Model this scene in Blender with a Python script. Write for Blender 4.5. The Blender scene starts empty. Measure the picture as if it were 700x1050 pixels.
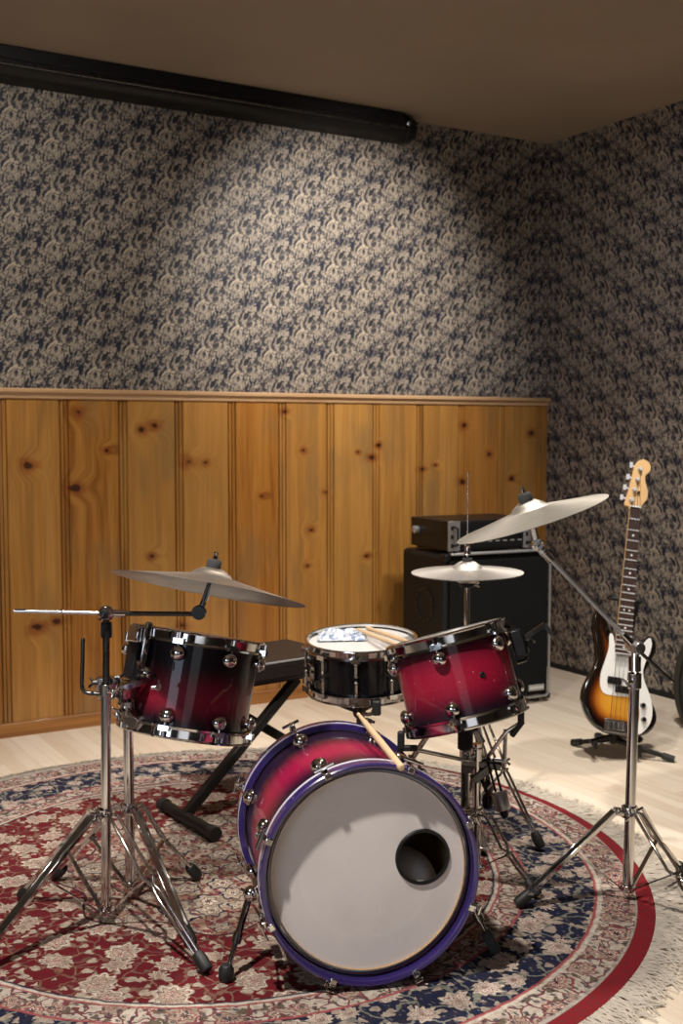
import bpy, math, random
from mathutils import Vector, Matrix
random.seed(7)
S = bpy.context.scene
PI = math.pi

# ------------------------------------------------------------------ camera
FPX, CX, CY, EYE = 1173.0, 350.0, 525.0, 1.27
PITCH, YAW = math.radians(4.04), math.radians(30.67)
cam_d = bpy.data.cameras.new('camera'); cam = bpy.data.objects.new('camera', cam_d)
S.collection.objects.link(cam); S.camera = cam
cam.location = (0, 0, EYE); cam.rotation_euler = (PI / 2 - PITCH, 0, -YAW)
cam_d.sensor_fit = 'HORIZONTAL'; cam_d.sensor_width = 24; cam_d.lens = FPX / 700 * 24
cam_d.clip_start = 0.05
cam_d.dof.use_dof = True; cam_d.dof.focus_distance = 2.75; cam_d.dof.aperture_fstop = 5.0

fwd = Vector((math.sin(YAW) * math.cos(PITCH), math.cos(YAW) * math.cos(PITCH), -math.sin(PITCH)))
rgt = Vector((math.cos(YAW), -math.sin(YAW), 0)); upv = rgt.cross(fwd)
def at(px, py, d):
    return Vector((0, 0, EYE)) + (fwd + rgt * ((px - CX) / FPX) - upv * ((py - CY) / FPX)) * d

# ------------------------------------------------------------------ world, lights, exposure
W = bpy.data.worlds.new('world'); S.world = W; W.use_nodes = True
W.node_tree.nodes['Background'].inputs[0].default_value = (0.55, 0.6, 0.7, 1)
W.node_tree.nodes['Background'].inputs[1].default_value = 0.15
S.view_settings.view_transform = 'Standard'; S.view_settings.look = 'None'
S.view_settings.gamma = 1; S.view_settings.use_curve_mapping = False
S.view_settings.exposure = 0.0

def lamp(name, kind, loc, energy, col, aim=None, **kw):
    d = bpy.data.lights.new(name, kind); d.energy = energy; d.color = col
    for k, v in kw.items(): setattr(d, k, v)
    o = bpy.data.objects.new(name, d); S.collection.objects.link(o); o.location = loc
    if aim is not None:
        o.rotation_euler = (Vector(aim) - Vector(loc)).to_track_quat('-Z', 'Y').to_euler()
    return o
WARM = (1.0, 0.87, 0.70); NEUT = (1.0, 0.93, 0.84); COOL = (0.75, 0.84, 1.0)
lamp('key_spot', 'SPOT', (0.25, 1.90, 2.74), 370, NEUT, (1.3, 2.5, 0.2), spot_size=1.5, spot_blend=0.9, shadow_soft_size=0.05)
lamp('rug_spot', 'SPOT', (2.25, 2.75, 2.74), 190, NEUT, (1.9, 2.6, 0), spot_size=1.6, spot_blend=0.9, shadow_soft_size=0.06)
lamp('wall_spot', 'SPOT', (2.66, 3.10, 2.74), 265, (1.0, 0.94, 0.88), (2.82, 4.756, 1.80), spot_size=1.12, spot_blend=1.0, shadow_soft_size=0.05)
lamp('wall_spot', 'SPOT', (1.1, 3.35, 2.74), 50, (1.0, 0.94, 0.87), (1.1, 4.756, 1.5), spot_size=1.9, spot_blend=1.0, shadow_soft_size=0.06)  # added soft fill, widens the wall light towards the left
lamp('right_wall_fill', 'SPOT', (2.5, 2.3, 2.74), 75, (0.84, 0.86, 1.0), (4.09, 3.5, 1.4), spot_size=1.3, spot_blend=1.0, shadow_soft_size=0.08)  # added cool fill that lifts the right wall
lamp('corner_spot', 'SPOT', (3.0, 2.9, 2.74), 175, NEUT, (3.2, 3.6, 0), spot_size=1.45, spot_blend=0.9, shadow_soft_size=0.06)
lamp('left_spot', 'SPOT', (0.9, 3.3, 2.74), 100, NEUT, (1.0, 4.2, 0.3), spot_size=1.5, spot_blend=0.9, shadow_soft_size=0.06)
lamp('window_light', 'AREA', (-2.3, 0.4, 1.5), 26, COOL, (2.5, 2.9, 0.9), shape='RECTANGLE', size=1.5, size_y=1.3)
lamp('back_fill_light', 'AREA', (-1.0, -2.6, 1.5), 7, (0.92, 0.94, 1.0), (1.8, 3, 0.7), shape='RECTANGLE', size=1.8, size_y=1.2)  # added fill behind the camera for chrome reflections; no window is built there

# ------------------------------------------------------------------ node helpers
class NT:
    def __init__(s, name):
        s.m = bpy.data.materials.new(name); s.m.use_nodes = True
        s.t = s.m.node_tree; s.b = s.t.nodes['Principled BSDF']; s.o = s.t.nodes['Material Output']
    def n(s, kind, **kw):
        q = s.t.nodes.new(kind)
        for k, v in kw.items(): setattr(q, k, v)
        return q
    def put(s, sock, v):
        if v is None: return
        if isinstance(v, bpy.types.NodeSocket): s.t.links.new(v, sock)
        elif isinstance(v, (tuple, list)) and len(v) == 3 and sock.type == 'RGBA': sock.default_value = (*v, 1)
        else: sock.default_value = v
    def math(s, op, a, b=None, c=None, clamp=False):
        q = s.n('ShaderNodeMath', operation=op, use_clamp=clamp)
        for i, v in enumerate((a, b, c)): s.put(q.inputs[i], v)
        return q.outputs[0]
    def vmath(s, op, a, b=None, out=0):
        q = s.n('ShaderNodeVectorMath', operation=op)
        s.put(q.inputs[0], a); s.put(q.inputs[1], b)
        return q.outputs[1] if op in ('DISTANCE', 'LENGTH', 'DOT_PRODUCT') else q.outputs[0]
    def xyz(s, v):
        q = s.n('ShaderNodeSeparateXYZ'); s.put(q.inputs[0], v); return q.outputs
    def vec(s, x=0.0, y=0.0, z=0.0):
        q = s.n('ShaderNodeCombineXYZ')
        for i, v in enumerate((x, y, z)): s.put(q.inputs[i], v)
        return q.outputs[0]
    def sstep(s, v, a, b, c0=0.0, c1=1.0):
        q = s.n('ShaderNodeMapRange', interpolation_type='SMOOTHSTEP')
        for i, x in enumerate((v, a, b, c0, c1)): s.put(q.inputs[i], x)
        return q.outputs[0]
    def mix(s, f, a, b):
        q = s.n('ShaderNodeMix', data_type='RGBA')
        s.put(q.inputs[0], f); s.put(q.inputs[6], a); s.put(q.inputs[7], b); return q.outputs[2]
    def ramp(s, f, stops, interp='LINEAR'):
        q = s.n('ShaderNodeValToRGB'); q.color_ramp.interpolation = interp; e = q.color_ramp.elements
        while len(e) > 1: e.remove(e[-1])
        e[0].position = stops[0][0]; e[0].color = (*stops[0][1], 1)
        for p, c in stops[1:]: el = e.new(p); el.color = (*c, 1)
        s.put(q.inputs[0], f); return q.outputs[0]
    def noise(s, v, scale=5, detail=2, rough=0.5, dist=0.0, dims='3D', w=None):
        q = s.n('ShaderNodeTexNoise', noise_dimensions=dims)
        s.put(q.inputs['Vector'], v)
        if w is not None: s.put(q.inputs['W'], w)
        q.inputs['Scale'].default_value = scale; q.inputs['Detail'].default_value = detail
        q.inputs['Roughness'].default_value = rough; q.inputs['Distortion'].default_value = dist
        return q.outputs['Fac']
    def voro(s, v, scale=5, rnd=1.0, feat='F1', dims='2D'):
        q = s.n('ShaderNodeTexVoronoi', voronoi_dimensions=dims, feature=feat)
        s.put(q.inputs['Vector'], v); q.inputs['Scale'].default_value = scale
        q.inputs['Randomness'].default_value = rnd; return q.outputs
    def coord(s, k='Object'): return s.n('ShaderNodeTexCoord').outputs[k]
    def pos(s): return s.n('ShaderNodeNewGeometry').outputs['Position']
    def bump(s, h, strength=0.3, dist=0.01):
        q = s.n('ShaderNodeBump'); q.inputs['Strength'].default_value = strength; q.inputs['Distance'].default_value = dist
        s.put(q.inputs['Height'], h); s.t.links.new(q.outputs[0], s.b.inputs['Normal'])
    def set(s, **kw):
        for k, v in kw.items(): s.put(s.b.inputs[k.replace('_', ' ')], v)
        return s.m

def plain(name, col, rough=0.5, metal=0.0, coat=0.0, var=0.06, bump=0.0, scale=40, spec=None):
    t = NT(name); p = t.coord()
    f = t.noise(p, scale, 3)
    lo = tuple(max(0, c * (1 - var)) for c in col); hi = tuple(min(1, c * (1 + var)) for c in col)
    t.set(Base_Color=t.mix(f, lo, hi), Roughness=rough, Metallic=metal, Coat_Weight=coat, Coat_Roughness=0.05)
    if spec is not None: t.b.inputs['Specular IOR Level'].default_value = spec
    if bump: t.bump(f, bump, 0.002)
    return t.m

M = {}
def chrome(name, col, rough):
    t = NT(name); f = t.noise(t.coord(), 25, 3)
    t.set(Base_Color=col, Metallic=1.0, Roughness=t.sstep(f, 0.3, 0.8, rough, rough + 0.10)); return t.m
M['chrome'] = chrome('chrome', (0.62, 0.61, 0.60), 0.05)
M['steel'] = chrome('brushed_steel', (0.62, 0.61, 0.60), 0.2)
M['bright_steel'] = chrome('bright_steel', (0.85, 0.85, 0.85), 0.25)
M['dark_metal'] = chrome('dark_metal', (0.10, 0.10, 0.10), 0.25)
M['rubber'] = plain('rubber', (0.012, 0.012, 0.012), 0.55, bump=0.2)
M['black'] = plain('black_plastic', (0.010, 0.010, 0.011), 0.4, spec=0.25)
M['black_paint'] = plain('black_powder_coat', (0.011, 0.010, 0.010), 0.4, bump=0.1, spec=0.25)
M['felt'] = plain('felt', (0.03, 0.03, 0.032), 0.9, bump=0.6, scale=200)
M['black_gloss'] = plain('black_lacquer', (0.004, 0.004, 0.005), 0.2, coat=0.25, spec=0.2)
M['tolex'] = plain('tolex', (0.012, 0.012, 0.012), 0.5, bump=0.8, scale=300, spec=0.2)
M['grille'] = plain('grille_cloth', (0.010, 0.010, 0.010), 0.85, bump=0.6, scale=400, spec=0.1)
M['silver_trim'] = plain('silver_trim', (0.45, 0.45, 0.45), 0.35, metal=0.7)
M['white_paint'] = plain('white_plastic', (0.78, 0.78, 0.76), 0.3, coat=0.3, var=0.02)
M['vinyl'] = plain('seat_vinyl', (0.018, 0.013, 0.011), 0.45, bump=0.3, scale=150, spec=0.3)
M['hickory'] = plain('hickory', (0.58, 0.41, 0.25), 0.45, var=0.12)
M['olive'] = plain('case_cloth', (0.028, 0.026, 0.018), 0.7, bump=0.5, scale=200)
M['nickel'] = plain('dull_nickel', (0.62, 0.62, 0.62), 0.45, metal=0.4)
M['label_grey'] = plain('label_plate', (0.42, 0.42, 0.42), 0.4, metal=0.4)

# painted drum shells: sparkle red in the middle fading to near black at both rims
def fade(name, mid, edge, a, b, c, d):
    t = NT(name); z = t.xyz(t.n('ShaderNodeUVMap').outputs[0])[1]
    f = t.math('MULTIPLY', t.sstep(z, a, b), t.sstep(z, c, d, 1, 0))
    fl = t.voro(t.coord(), 900, dims='3D')[1]
    sp = t.sstep(t.xyz(fl)[0], 0.55, 1.0)
    scr = t.sstep(t.voro(t.coord(), 34, dims='3D')[0], 0.045, 0.075, 1, 0)
    col = t.mix(f, edge, mid)
    col = t.mix(t.math('MULTIPLY', sp, 0.12), col, t.mix(f, (edge[0] * 3, edge[1] * 3, edge[2] * 3), (1.0, 0.12, 0.22)))
    col = t.mix(t.math('MULTIPLY', scr, 0.35), col, (0.75, 0.45, 0.45))
    t.set(Base_Color=col, Metallic=0.0, Roughness=0.5, Specular_IOR_Level=0.2, Coat_Weight=0.45, Coat_Roughness=0.05)
    return t.m
M['fade_bass'] = fade('red_fade_bass', (0.26, 0.002, 0.042), (0.010, 0.002, 0.013), 0.20, 0.50, 0.52, 0.80)
M['fade_tom'] = fade('red_fade_tom', (0.25, 0.003, 0.024), (0.010, 0.002, 0.008), 0.04, 0.42, 0.50, 0.90)
M['fade_tom_shaded'] = fade('red_fade_tom_shaded', (0.15, 0.002, 0.014), (0.005, 0.002, 0.005), 0.26, 0.64, 0.64, 0.9)  # same fade, deepened: dark reflections painted into the colour
M['purple'] = plain('purple_lacquer', (0.032, 0.018, 0.120), 0.25, coat=0.8, var=0.2, scale=8)
M['inlay'] = plain('pearl_inlay', (0.62, 0.60, 0.70), 0.25, coat=0.5)

def head_mat(name, col, ring=None, radius=1.0):
    t = NT(name); p = t.coord('UV')
    r = t.xyz(p)[0]
    n1 = t.noise(t.coord(), 6, 4); n2 = t.noise(t.coord(), 60, 3)
    c = t.mix(t.sstep(n1, 0.35, 0.75), col, tuple(x * 0.88 for x in col))
    c = t.mix(t.sstep(n2, 0.6, 0.8, 0, 0.15), c, tuple(x * 0.6 for x in col))
    if ring:
        k = t.math('MULTIPLY', t.sstep(r, ring - 0.006, ring), t.sstep(r, ring + 0.02, ring + 0.05, 1, 0))
        c = t.mix(t.math('MULTIPLY', k, 0.25), c, (0.75, 0.74, 0.72))
        c = t.mix(t.sstep(r, ring - 0.02, ring + 0.02, 0.0, 0.10), c, tuple(x * 0.8 for x in col))
    t.set(Base_Color=c, Roughness=0.42); return t.m
M['head_front'] = head_mat('coated_bass_head', (0.69, 0.65, 0.635), 0.63)
M['head_white'] = head_mat('coated_head', (0.52, 0.51, 0.50))
M['maple_inside'] = plain('maple_inside', (0.42, 0.26, 0.13), 0.5)

def cymbal_mat(name, col, rough):
    t = NT(name); p = t.coord(); x, y, z = t.xyz(p)
    r = t.math('SQRT', t.math('ADD', t.math('MULTIPLY', x, x), t.math('MULTIPLY', y, y)))
    g = t.noise(t.vec(r, 0.0, 0.0), 900, 2)
    big = t.noise(p, 9, 3)
    c = t.mix(t.sstep(big, 0.3, 0.75), col, tuple(k * 0.72 for k in col))
    t.set(Base_Color=c, Metallic=1.0, Roughness=t.math('ADD', t.math('MULTIPLY', big, 0.15), rough))
    t.b.inputs['Anisotropic'].default_value = 0.4
    t.bump(g, 0.25, 0.0006); return t.m
M['cymbal'] = cymbal_mat('cymbal_bronze', (0.46, 0.43, 0.38), 0.38)
M['cymbal_dark'] = cymbal_mat('cymbal_bronze_dull', (0.44, 0.38, 0.33), 0.36)
M['cymbal_bright'] = cymbal_mat('cymbal_bronze_pale', (0.70, 0.66, 0.62), 0.42)

# ------------------------------------------------------------------ mesh builder
def frame(o, zdir, xhint=(1, 0, 0)):
    z = Vector(zdir).normalized(); x = Vector(xhint); x = (x - z * x.dot(z))
    if x.length < 1e-4: x = z.orthogonal()
    x.normalize(); y = z.cross(x)
    m = Matrix((x, y, z)).transposed().to_4x4(); m.translation = Vector(o); return m
class B:
    def __init__(s): s.v = []; s.f = []; s.uv = {}; s.mi = []; s.k = 0
    def add(s, vs, fs, M_=None, uvs=None):
        b = len(s.v)
        s.v += [tuple((M_ @ Vector(p)) if M_ else p) for p in vs]
        s.f += [tuple(i + b for i in f) for f in fs]; s.mi += [s.k] * len(fs)
        if uvs: 
            for i, u in enumerate(uvs): s.uv[b + i] = u
        return s
    def tube(s, pts, r, n=10, caps=True):
        P = [Vector(p) for p in pts]; R = r if isinstance(r, (list, tuple)) else [r] * len(P)
        T = []
        for i in range(len(P)):
            a = (P[i] - P[i - 1]).normalized() if i else None
            c = (P[i + 1] - P[i]).normalized() if i < len(P) - 1 else None
            T.append(((a or c) + (c or a)).normalized())
        u = T[0].orthogonal().normalized(); vs = []
        for i, p in enumerate(P):
            u = (u - T[i] * u.dot(T[i])).normalized(); w = T[i].cross(u)
            for j in range(n):
                q = 2 * PI * j / n; vs.append(p + (u * math.cos(q) + w * math.sin(q)) * R[i])
        fs = [(i * n + j, i * n + (j + 1) % n, (i + 1) * n + (j + 1) % n, (i + 1) * n + j) for i in range(len(P) - 1) for j in range(n)]
        if caps: fs += [tuple(range(n))[::-1], tuple(range((len(P) - 1) * n, len(P) * n))]
        return s.add(vs, fs)
    def curve(s, pts, r, n=8, sub=5):
        P = [Vector(p) for p in pts]; out = []
        for i in range(len(P) - 1):
            a, b, c, d = P[max(i - 1, 0)], P[i], P[i + 1], P[min(i + 2, len(P) - 1)]
            for k in range(sub):
                t = k / sub
                out.append(0.5 * ((2 * b) + (c - a) * t + (2 * a - 5 * b + 4 * c - d) * t * t + (3 * b - a - 3 * c + d) * t ** 3))
        return s.tube(out + [P[-1]], r, n)
    def lathe(s, prof, M_=None, n=48, closed=False):
        prof = list(prof); m = len(prof); vs = []; uv = []
        L = [0]
        for i in range(1, m): L.append(L[-1] + math.hypot(prof[i][0] - prof[i - 1][0], prof[i][1] - prof[i - 1][1]))
        rmax = max(p[0] for p in prof)
        for j in range(n):
            q = 2 * PI * j / n
            for i, (r, z) in enumerate(prof):
                vs.append((r * math.cos(q), r * math.sin(q), z)); uv.append((r / rmax, L[i] / max(L[-1], 1e-9)))
        fs = []
        for j in range(n):
            k = (j + 1) % n
            for i in range(m if closed else m - 1):
                i2 = (i + 1) % m; f = [j * m + i, k * m + i, k * m + i2, j * m + i2]
                if prof[i][0] < 1e-7: f = [j * m + i, k * m + i2, j * m + i2]
                elif prof[i2][0] < 1e-7: f = [j * m + i, k * m + i, j * m + i2]
                fs.append(tuple(f))
        return s.add(vs, fs, M_, uv)
    def box(s, c, size, M_=None):
        x, y, z = (k / 2 for k in size); c = Vector(c)
        vs = [c + Vector((a * x, b * y, d * z)) for a in (-1, 1) for b in (-1, 1) for d in (-1, 1)]
        fs = [(0, 1, 3, 2), (4, 6, 7, 5), (0, 4, 5, 1), (2, 3, 7, 6), (0, 2, 6, 4), (1, 5, 7, 3)]
        return s.add(vs, fs, M_)
    def bar(s, a, b, w, h, up=(0, 0, 1)):
        a, b = Vector(a), Vector(b); m = frame((a + b) / 2, b - a, up)
        return s.box((0, 0, 0), (h, w, (b - a).length), m)
    def prism(s, out, z0, z1, M_=None):
        n = len(out); vs = [(x, y, z0) for x, y in out] + [(x, y, z1) for x, y in out]
        fs = [tuple(range(n))[::-1], tuple(range(n, 2 * n))] + [(i, (i + 1) % n, n + (i + 1) % n, n + i) for i in range(n)]
        return s.add(vs, fs, M_)
    def ball(s, c, r, n=16, sq=(1, 1, 1), M_=None):
        m = Matrix.Translation(Vector(c)) @ (M_ or Matrix()) @ Matrix.Diagonal((*sq, 1))
        pr = [(r * math.sin(PI * i / 8), -r * math.cos(PI * i / 8)) for i in range(9)]
        pr[0] = (0, -r); pr[-1] = (0, r); return s.lathe(pr, m, n)
    def build(s, name, mat, parent=None, bevel=0.0, smooth=40, seg=2):
        root = parent; off = Vector((0, 0, 0))
        while root is not None: off = off + root.location; root = root.parent
        me = bpy.data.meshes.new(name)
        me.from_pydata([tuple(Vector(p) - off) for p in s.v], [], s.f)
        for m in (mat if isinstance(mat, (list, tuple)) else [mat]): me.materials.append(m)
        me.polygons.foreach_set('material_index', s.mi)
        me.polygons.foreach_set('use_smooth', [True] * len(me.polygons))
        if s.uv:
            ul = me.uv_layers.new(name='uv')
            for l in me.loops: ul.data[l.index].uv = s.uv.get(l.vertex_index, (0, 0))
        me.validate(); me.update()
        import bmesh
        bm = bmesh.new(); bm.from_mesh(me); bmesh.ops.remove_doubles(bm, verts=bm.verts, dist=1e-6)
        bmesh.ops.recalc_face_normals(bm, faces=bm.faces); bm.to_mesh(me); bm.free()
        me.set_sharp_from_angle(angle=math.radians(smooth))
        o = bpy.data.objects.new(name, me); S.collection.objects.link(o); o.parent = parent
        if bevel:
            q = o.modifiers.new('bevel', 'BEVEL'); q.width = bevel; q.segments = seg; q.limit_method = 'ANGLE'; q.angle_limit = math.radians(40)
        return o
def tag(o, label, cat, group=None, kind=None):
    if label: o['label'] = label
    if cat: o['category'] = cat
    if group: o['group'] = group
    if kind: o['kind'] = kind
    return o
def thing(name, loc, label, cat, group=None):
    o = bpy.data.objects.new(name, None); S.collection.objects.link(o); o.location = loc; o.empty_display_size = 0.05
    return tag(o, label, cat, group)
def V(*a): return Vector(a)

# ------------------------------------------------------------------ setting
XR, YB, ZC, ZR = 4.094, 4.756, 2.787, 1.447
XL, YF = -2.6, -3.0
def wallpaper(name, axis):
    t = NT(name); x, y, z = t.xyz(t.pos()); u = x if axis == 'x' else y
    a, b = 0.168, 0.208
    s_ = t.math('DIVIDE', u, a)
    w_ = t.math('DIVIDE', t.math('SUBTRACT', z, t.math('MULTIPLY', s_, b / 2)), b)
    sa, wa = t.math('MULTIPLY', s_, 2 * PI), t.math('MULTIPLY', w_, 2 * PI)
    # torus coordinates keep the repeat seamless; cross terms keep both directions equally busy
    v = t.vec(t.math('COSINE', sa), t.math('SINE', sa), t.math('COSINE', wa)); ww = t.math('SINE', wa)
    n1 = t.noise(v, 0.95, 2, 0.55, 1.3, '4D', ww)
    v2 = t.vmath('ADD', v, (3.1, 1.7, 5.2))
    n2 = t.noise(v2, 1.0, 2, 0.5, 1.4, '4D', ww)
    v3 = t.vmath('ADD', v, (-4.3, 6.1, 0.7))
    n3 = t.noise(v3, 1.4, 2, 0.55, 0.8, '4D', ww)
    # leaf arcs: crescents in every cell
    fs, fw = t.math('FRACT', s_), t.math('FRACT', w_)
    # true local coordinates of the sheared cell
    lx = t.math('MULTIPLY', t.math('SUBTRACT', fs, 0.5), a)
    lz = t.math('ADD', t.math('MULTIPLY', t.math('SUBTRACT', fw, 0.5), b), t.math('MULTIPLY', t.math('SUBTRACT', fs, 0.5), b / 2))
    P = t.vec(t.math('ADD', lx, t.math('MULTIPLY', t.math('SUBTRACT', n3, 0.5), 0.06)), t.math('ADD', lz, t.math('MULTIPLY', t.math('SUBTRACT', n2, 0.5), 0.06)), 0.0)
    def near(px, pz):
        best = None
        for di in (-1, 0, 1):
            for dj in (-1, 0, 1):
                d = t.vmath('DISTANCE', P, (px + di * a, pz + dj * b + di * b / 2, 0))
                best = d if best is None else t.math('MINIMUM', best, d)
        return best
    d0 = near(0.0, 0.0)
    def crescent(px, pz, r, ox, oz, k=0.93):
        return t.math('MULTIPLY', t.sstep(near(px, pz), r - .0015, r + .0015, 1, 0), t.sstep(near(px + ox, pz + oz), r * k - .0015, r * k + .0015, 0, 1))
    arc = crescent(0.0, 0.0, 0.036, 0.006, -0.012)
    arc2 = crescent(0.062, 0.040, 0.027, -0.010, 0.004)
    arc3 = crescent(-0.045, -0.050, 0.024, 0.002, 0.010)
    arc4 = crescent(0.020, -0.008, 0.015, 0.005, -0.003, .8)
    d2 = near(-0.052, 0.030); d3 = near(0.034, -0.068); d4 = near(0.074, -0.02)
    def splat(d, nn, r): return t.sstep(t.math('ADD', d, t.math('MULTIPLY', t.math('SUBTRACT', nn, 0.5), 0.17)), r - .002, r + .002, 1, 0)
    blob, blob2, blob3 = splat(d2, n3, .017), splat(d3, n2, .013), splat(d4, n1, .010)
    o1 = crescent(0.0, 0.0, 0.040, 0.007, -0.014, .88); o2 = crescent(0.062, 0.040, 0.031, -0.012, 0.005, .86); o3 = crescent(-0.045, -0.050, 0.028, 0.002, 0.012, .84)
    tan, mid, dark, navy = (0.36, 0.30, 0.225), (0.125, 0.108, 0.096), (0.018, 0.018, 0.023), (0.008, 0.012, 0.026)
    c = t.ramp(n1, [(0.0, dark), (0.43, dark), (0.445, mid), (0.50, mid), (0.515, tan), (0.56, tan), (0.575, mid), (0.62, mid), (0.64, dark)])
    c = t.mix(t.sstep(n2, 0.55, 0.57), c, (0.036, 0.034, 0.042))
    c = t.mix(t.sstep(n3, 0.57, 0.59), c, (0.30, 0.25, 0.195))
    for k_ in (blob, blob2, blob3): c = t.mix(k_, c, navy)
    for k_ in (o1, o2, o3): c = t.mix(k_, c, (0.028, 0.028, 0.040))
    for k_, q_ in ((arc, (0.42, 0.345, 0.25)), (arc2, tan), (arc3, (0.36, 0.305, 0.235)), (arc4, (0.42, 0.35, 0.27))): c = t.mix(k_, c, q_)
    t.set(Base_Color=c, Roughness=0.55); t.b.inputs['Specular IOR Level'].default_value = 0.3
    return t.m
WPX, WPY = wallpaper('floral_wallpaper_back', 'x'), wallpaper('floral_wallpaper_side', 'y')

def floor_mat():
    t = NT('maple_floorboards'); x, y, z = t.xyz(t.pos())
    wdt = 0.057
    bx = t.math('DIVIDE', x, wdt); bi = t.math('FLOOR', bx); fx = t.math('FRACT', bx)
    rnd = t.n('ShaderNodeTexWhiteNoise', noise_dimensions='1D'); t.put(rnd.inputs['W'], bi)
    yo = t.math('ADD', t.math('DIVIDE', y, 0.9), t.math('MULTIPLY', rnd.outputs[0], 7.0))
    yi = t.math('FLOOR', yo); fy = t.math('FRACT', yo)
    r2 = t.n('ShaderNodeTexWhiteNoise', noise_dimensions='2D'); t.put(r2.inputs['Vector'], t.vec(bi, yi, 0.0))
    g = t.noise(t.vec(t.math('MULTIPLY', x, 40), t.math('MULTIPLY', y, 2.5), r2.outputs[0]), 1, 4, 0.6)
    c = t.mix(r2.outputs[0], (0.66, 0.55, 0.43), (0.76, 0.67, 0.55))
    c = t.mix(t.sstep(g, 0.45, 0.75, 0, 0.45), c, (0.56, 0.42, 0.27))
    gap = t.math('MAXIMUM', t.sstep(t.math('ABSOLUTE', t.math('SUBTRACT', fx, 0.5)), 0.478, 0.497), t.sstep(t.math('ABSOLUTE', t.math('SUBTRACT', fy, 0.5)), 0.4975, 0.4995))
    c = t.mix(t.math('MULTIPLY', gap, 0.45), c, (0.30, 0.20, 0.12))
    t.set(Base_Color=c, Roughness=0.38); t.bump(t.math('MULTIPLY', gap, -1.0), 0.2, 0.001); return t.m

def pine_mat():
    t = NT('knotty_pine'); x, y, z = t.xyz(t.pos())
    pitch = 0.2585; bi = t.math('FLOOR', t.math('DIVIDE', t.math('SUBTRACT', x, 1.181), pitch))
    r = t.n('ShaderNodeTexWhiteNoise', noise_dimensions='1D'); t.put(r.inputs['W'], bi)
    rv, rc = r.outputs[0], r.outputs[1]
    K = [(1.86, 1.295, .020), (1.795, 1.275, .016), (2.02, 1.135, .022), (2.10, 1.13, .014), (1.30, 1.13, .02), (1.52, 1.35, .020), (1.50, 1.03, .022),
         (1.64, 1.19, .012), (2.38, 0.97, .010), (2.60, 1.18, .012), (2.72, 0.98, .010), (2.98, 1.14, .016), (2.90, 1.17, .010), (3.28, 1.08, .012), (3.36, 1.10, .010),
         (3.54, 1.30, .014), (3.53, 1.01, .013), (3.85, 1.02, .014), (3.98, 1.26, .016), (1.33, 0.45, .022), (1.41, 0.47, .014), (1.98, 0.40, .018), (2.64, 0.80, .014), (2.62, 0.63, .010),
         (3.02, 1.20, .012), (2.5, 1.36, .012), (2.95, 0.66, .014), (3.70, 1.15, .013), (0.6, 1.1, .02), (0.2, .7, .02), (-.5, .9, .02), (1.84, 0.72, .014), (2.27, 0.55, .016)]
    P = t.vec(x, t.math('MULTIPLY', z, 1.35), 0.0)
    wob = t.noise(P, 12, 3); best = None
    for kx, kz, kr in K:
        d = t.math('DIVIDE', t.vmath('DISTANCE', P, (kx, kz * 1.35, 0)), kr)
        best = d if best is None else t.math('MINIMUM', best, d)
    bestw = t.math('ADD', best, t.math('MULTIPLY', t.math('SUBTRACT', wob, 0.5), 3.4))
    pull = t.sstep(best, 0.0, 6.0, 0.55, 0.0)
    gx = t.math('ADD', t.math('MULTIPLY', x, 9), t.math('MULTIPLY', pull, 1.0))
    g = t.noise(t.vec(t.math('MULTIPLY', gx, 2.2), t.math('MULTIPLY', z, 0.7), t.math('MULTIPLY', rv, 40)), 1.6, 6, 0.68, 0.9)
    fine = t.noise(t.vec(t.math('MULTIPLY', x, 260), t.math('MULTIPLY', z, 3), t.math('MULTIPLY', rv, 9)), 1, 2, 0.5)
    c = t.ramp(g, [(0.28, (0.45, 0.225, 0.055)), (0.42, (0.37, 0.16, 0.030)), (0.53, (0.29, 0.115, 0.018)), (0.66, (0.18, 0.060, 0.009))])
    c = t.mix(t.sstep(rv, 0.0, 1.0, 0.0, 0.5), c, (0.47, 0.255, 0.07))
    c = t.mix(t.sstep(t.xyz(rc)[1], 0.5, 1.0, 0.0, 0.4), c, (0.34, 0.115, 0.012))
    c = t.mix(t.sstep(fine, 0.5, 0.8, 0, 0.25), c, (0.22, 0.07, 0.01))
    fj = t.math('FRACT', t.math('DIVIDE', t.math('SUBTRACT', x, 1.181), pitch))
    jn = t.noise(t.vec(t.math('MULTIPLY', x, 30), t.math('MULTIPLY', z, 1.5), rv), 1, 3)
    c = t.mix(t.math('MULTIPLY', t.math('MAXIMUM', t.sstep(fj, 0.14, 0.16, 1, 0), t.sstep(fj, 0.93, 1.0)), t.math('MULTIPLY', t.sstep(jn, 0.35, 0.7, 0.1, 0.85), t.sstep(t.xyz(rc)[2], 0.0, 1.0, 0.3, 1.0))), c, (0.165, 0.060, 0.010))
    blue = t.noise(t.vec(t.math('MULTIPLY', x, 2.5), z, rv), 2.2, 3)
    c = t.mix(t.sstep(blue, 0.50, 0.72, 0, 0.5), c, (0.19, 0.115, 0.045))
    c = t.mix(t.sstep(bestw, 0.9, 3.2, 0.75, 0.0), c, (0.20, 0.048, 0.007))
    c = t.mix(t.sstep(bestw, 0.5, 1.15, 0.95, 0.0), c, (0.035, 0.010, 0.004))
    t.set(Base_Color=c, Roughness=0.33, Coat_Weight=0.25, Coat_Roughness=0.2); return t.m
def rail_mat(name, a, b_, ax=0):
    t = NT(name); x, y, z = t.xyz(t.pos())
    g = t.noise(t.vec(t.math('MULTIPLY', x, 2.0), t.math('MULTIPLY', y, 60), t.math('MULTIPLY', z, 60)), 1, 4, 0.6)
    t.set(Base_Color=t.mix(t.sstep(g, 0.3, 0.75), a, b_), Roughness=0.4, Coat_Weight=0.2); return t.m
PINE = pine_mat()
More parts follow.
